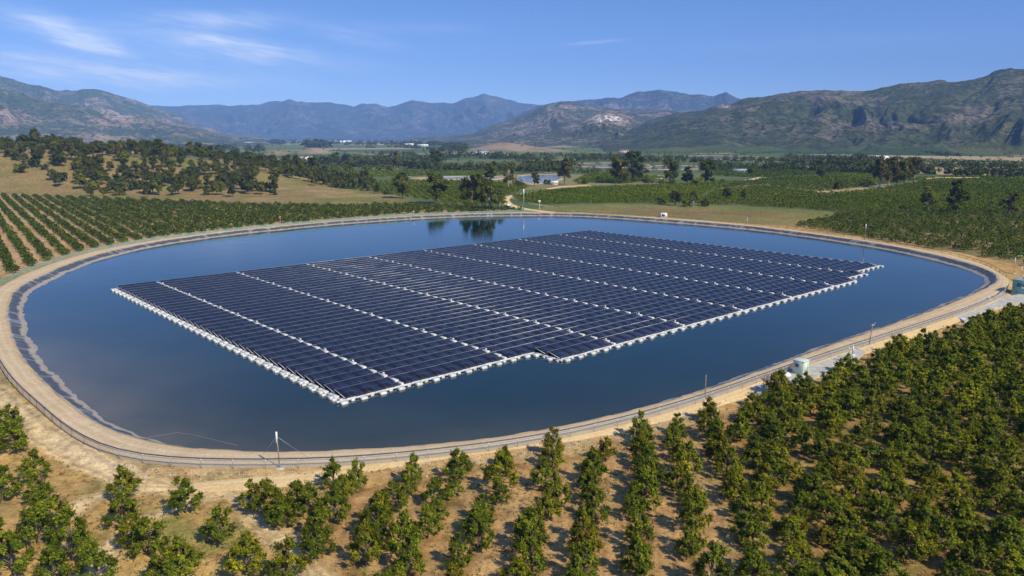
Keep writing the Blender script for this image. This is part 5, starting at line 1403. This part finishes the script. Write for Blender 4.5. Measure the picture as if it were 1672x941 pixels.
belt([(100, 232), (220, 233.5), (330, 234), (460, 236), (520, 236)], 250, 6, 190, .20); belt([(520, 236), (620, 237), (700, 238), (760, 240)], 200, 7, 150, .22); belt([(600, 243), (660, 242), (720, 247), (760, 250)], 80, 7, 60, .22)
belt([(340, 231), (500, 231), (700, 231.5), (860, 232)], 600, 3.2, 200, .2); belt([(860, 238), (960, 240), (1040, 242)], 120, 4, 60, .22); belt([(730, 243), (752, 246), (765, 249)], 50, 10, 26, .22)
belt([(590, 279), (620, 278), (640, 278)], 15, 9, 16, .5); belt([(1060, 300), (1100, 302)], 15, 8, 12, .5)
belt([(470, 295), (520, 301), (580, 309)], 22, 12, 34, .38)
# scattered field trees across the plain
belt([(560, 262), (640, 262), (730, 264)], 60, 9, 50, .22); belt([(860, 272), (900, 270), (950, 271)], 40, 9, 40, .24); belt([(600, 253), (700, 256), (760, 258)], 90, 7, 60, .2)
belt([(1180, 263), (1230, 264), (1290, 266)], 40, 8, 40, .24); belt([(860, 255), (960, 256), (1060, 258), (1140, 262)], 70, 6, 80, .2); belt([(1420, 250), (1500, 252), (1560, 256)], 60, 6, 40, .2)
belt([(1060, 243), (1200, 242), (1330, 245)], 120, 4, 70, .2); belt([(840, 300), (846, 303), (850, 306)], 12, 10, 8, .3)
n = 620; pxs = rg.uniform(330, 1700, n); pys = 234 + 50 * rg.uniform(0, 1, n) ** 1.3; P = np.array([un(a, b) for a, b in zip(pxs, pys)]); Z = ground_z(P[:, 0], P[:, 1]); wood.add(P[:, 0], P[:, 1], Z, 3.4, 7.0, 26, 1.9, rg, .20, .16)
wood.build("distant_woodland", M['far'], "dark hedges and tree belts spread over the far valley floor", "woodland")

# weeds and straw tufts on the bare ground of the foreground
def tufts():
    rg = np.random.default_rng(99); n = 26000; X = rg.uniform(-75, 75, n); Y = rg.uniform(48, 150, n)
    d, i_ = shore_dist(X, Y); e = d - WO[i_]; dens = fbm(X * .11, Y * .11, 66, 4)
    k = (e > 1.5) & (d > 0) & (rg.random(n) < np.clip((dens - .42) * 3.0, .07, 1)) & (line_dist(X, Y, LTRACK) > 1.6) & (line_dist(X, Y, LT2) > 2.0)
    X, Y = X[k], Y[k]; Z = ground_z(X, Y); b = Bushes(); b.add(X, Y, Z - .05, .24, .26, 10, .15, rg, .5, .3)
    m, nt, out = mat_new("dry_weeds"); at = N(nt, "ShaderNodeAttribute", attribute_name="tint")
    c = ramp(nt, at.outputs["Fac"], [(0, (.09, .10, .025)), (.45, (.22, .19, .06)), (1, (.40, .30, .13))]); di = N(nt, "ShaderNodeBsdfDiffuse"); L(nt, c, di.inputs[0]); L(nt, di.outputs[0], out.inputs[0])
    b.build("dry_grass", m, "straw coloured weeds and grass tufts on the bare foreground soil", "grass")
tufts()

# ------------------------------------------------------------------ farm buildings of the valley and a parked car
def house(px, py, w_, d_, h, rz, wall, roof, label, cat="farm building", flat=False):
    p = un(px, py); root = empty("farm_building", (p[0], p[1], gz(*p)), rz); tag(root, label, cat)
    b = MB(); b.box(-w_ / 2, w_ / 2, -d_ / 2, d_ / 2, -.6, h); b.build("wall", wall, root)
    b = MB(); rh = h + (d_ * .26 if not flat else d_ * .05); o_ = .5
    V = [(-w_ / 2 - o_, -d_ / 2 - o_, h + .01), (w_ / 2 + o_, -d_ / 2 - o_, h + .01), (w_ / 2 + o_, d_ / 2 + o_, h + .01), (-w_ / 2 - o_, d_ / 2 + o_, h + .01), (-w_ / 2 - o_, 0, rh), (w_ / 2 + o_, 0, rh)]
    b.add(V, [(0, 1, 5, 4), (2, 3, 4, 5), (0, 4, 3), (1, 2, 5), (3, 2, 1, 0)]); b.build("roof", roof, root)
    b = MB()
    for q in np.linspace(-w_ * .35, w_ * .35, 4): b.box(q - w_ * .05, q + w_ * .05, -d_ / 2 - .06, -d_ / 2 - .01, h * .35, h * .75)
    b.build("window", M['glass'], root)
M['roof_blue'] = plain("blue_roof", (.24, .32, .44), .5, 0, .15, .6); M['roof_white'] = plain("white_roof", (.72, .74, .76), .5, 0, .1, .4)
for args in ((1208, 282, 17, 7, 2.6, .1, M['wall_cream'], M['roof_blue'], "long shed with a blue roof behind the right hedge"),
             (787, 253.5, 34, 14, 5, .2, M['white_paint'], M['roof_blue'], "pale shed with a bluish roof below the bare brown hill"),
             (775, 255, 22, 12, 5, -.2, M['wall_cream'], M['roof_white'], "white roofed barn left of the bluish shed"),
             (738, 253, 22, 10, 4.5, .1, M['wall_cream'], M['roof_red'], "small clay roofed house left of the bare brown hill"),
             (556, 233.5, 150, 30, 7, .05, M['white_paint'], M['roof_white'], "long white packing shed right of the dark grove"),
             (408, 236.5, 60, 22, 8, -.1, M['wall_cream'], M['roof_white'], "pale warehouse on the far plain beyond the hill"),
             (380, 235.5, 40, 20, 8, .1, M['white_paint'], M['roof_white'], "white warehouse left of the pale one on the far plain"),
             (668, 238.5, 40, 18, 6, .1, M['wall_cream'], M['roof_white'], "pale farmhouse among trees left of the brown hill"),
             (690, 239.5, 46, 16, 5, -.1, M['wall_cream'], M['roof_white'], "low white roofed shed right of the pale farmhouse"),
             (620, 237, 34, 18, 6, .2, M['white_paint'], M['roof_red'], "white house with a clay roof on the far plain"),
             (1461, 268, 20, 9, 4, .2, M['white_paint'], M['roof_white'], "small white house behind the gum clump"),
             (1330, 268, 24, 10, 4, -.1, M['wall_cream'], M['roof_red'], "cream house in the trees of the right valley"),
             (1437, 262, 26, 12, 4.5, .1, M['wall_cream'], M['roof_white'], "pale house at the left of the right valley trees"),
             (1018, 250, 24, 12, 5, .1, M['wall_cream'], M['roof_red'], "little clay roofed farmhouse in the far central fields"),
             (905, 302, 5.5, 4, 2.2, .1, M['wall_cream'], M['roof_white'], "small shed at the right end of the near pond"),
             (500, 262, 22, 10, 4, .1, M['wall_cream'], M['roof_white'], "pale shed under the right bare knoll")):
    house(*args)

def car(px, py, rz, label):
    p = un(px, py); root = empty("parked_car", (p[0], p[1], gz(*p) + .35), rz); tag(root, label, "car")
    b = MB(); prof = [(-2.2, .35), (2.2, .35), (2.25, .85), (1.2, 1.0), (.6, 1.55), (-1.6, 1.6), (-2.2, 1.05)]
    k = len(prof); V = [(x_, -.9, z_) for x_, z_ in prof] + [(x_, .9, z_) for x_, z_ in prof]
    Fc = [(i, (i + 1) % k, (i + 1) % k + k, i + k) for i in range(k)] + [(0, i + 1, i) for i in range(1, k - 1)] + [(k, k + i, k + i + 1) for i in range(1, k - 1)]
    b.add(V, Fc); b.build("body", M['white_paint'], root)
    g = MB(); g.box(-1.5, .55, -.915, -.902, 1.05, 1.45); g.box(-1.5, .55, .902, .915, 1.05, 1.45); g.build("window", M['glass'], root)
    for wx in (-1.4, 1.4):
        for wy in (-.82, .82):
            t = MB(); t.tube([(wx, wy - .1, .33), (wx, wy + .1, .33)], .33, 12); t.build("wheel", M['rubber'], root)
car(1441, 309, .15, "white car parked on the road beneath the tall gum trees")
car(831, 338, 1.2, "white car on the dirt road next to the far bank trees")

# ------------------------------------------------------------------ air
def haze():
    x0, x1, y0, y1, z0, z1 = -15000, 15000, -1500, 16000, -30, 1500
    b = MB(); b.box(x0, x1, y0, y1, z0, z1); 
    m, nt, out = mat_new("haze"); v = N(nt, "ShaderNodeVolumePrincipled")
    v.inputs["Color"].default_value = (.27, .50, 1.0, 1); v.inputs["Density"].default_value = 7e-5; v.inputs["Anisotropy"].default_value = -.25
    L(nt, v.outputs[0], out.inputs["Volume"])
    o = b.build("haze", m, None); tag(o, "thin blue haze filling the valley air", "haze", kind="stuff")
    return o
haze()
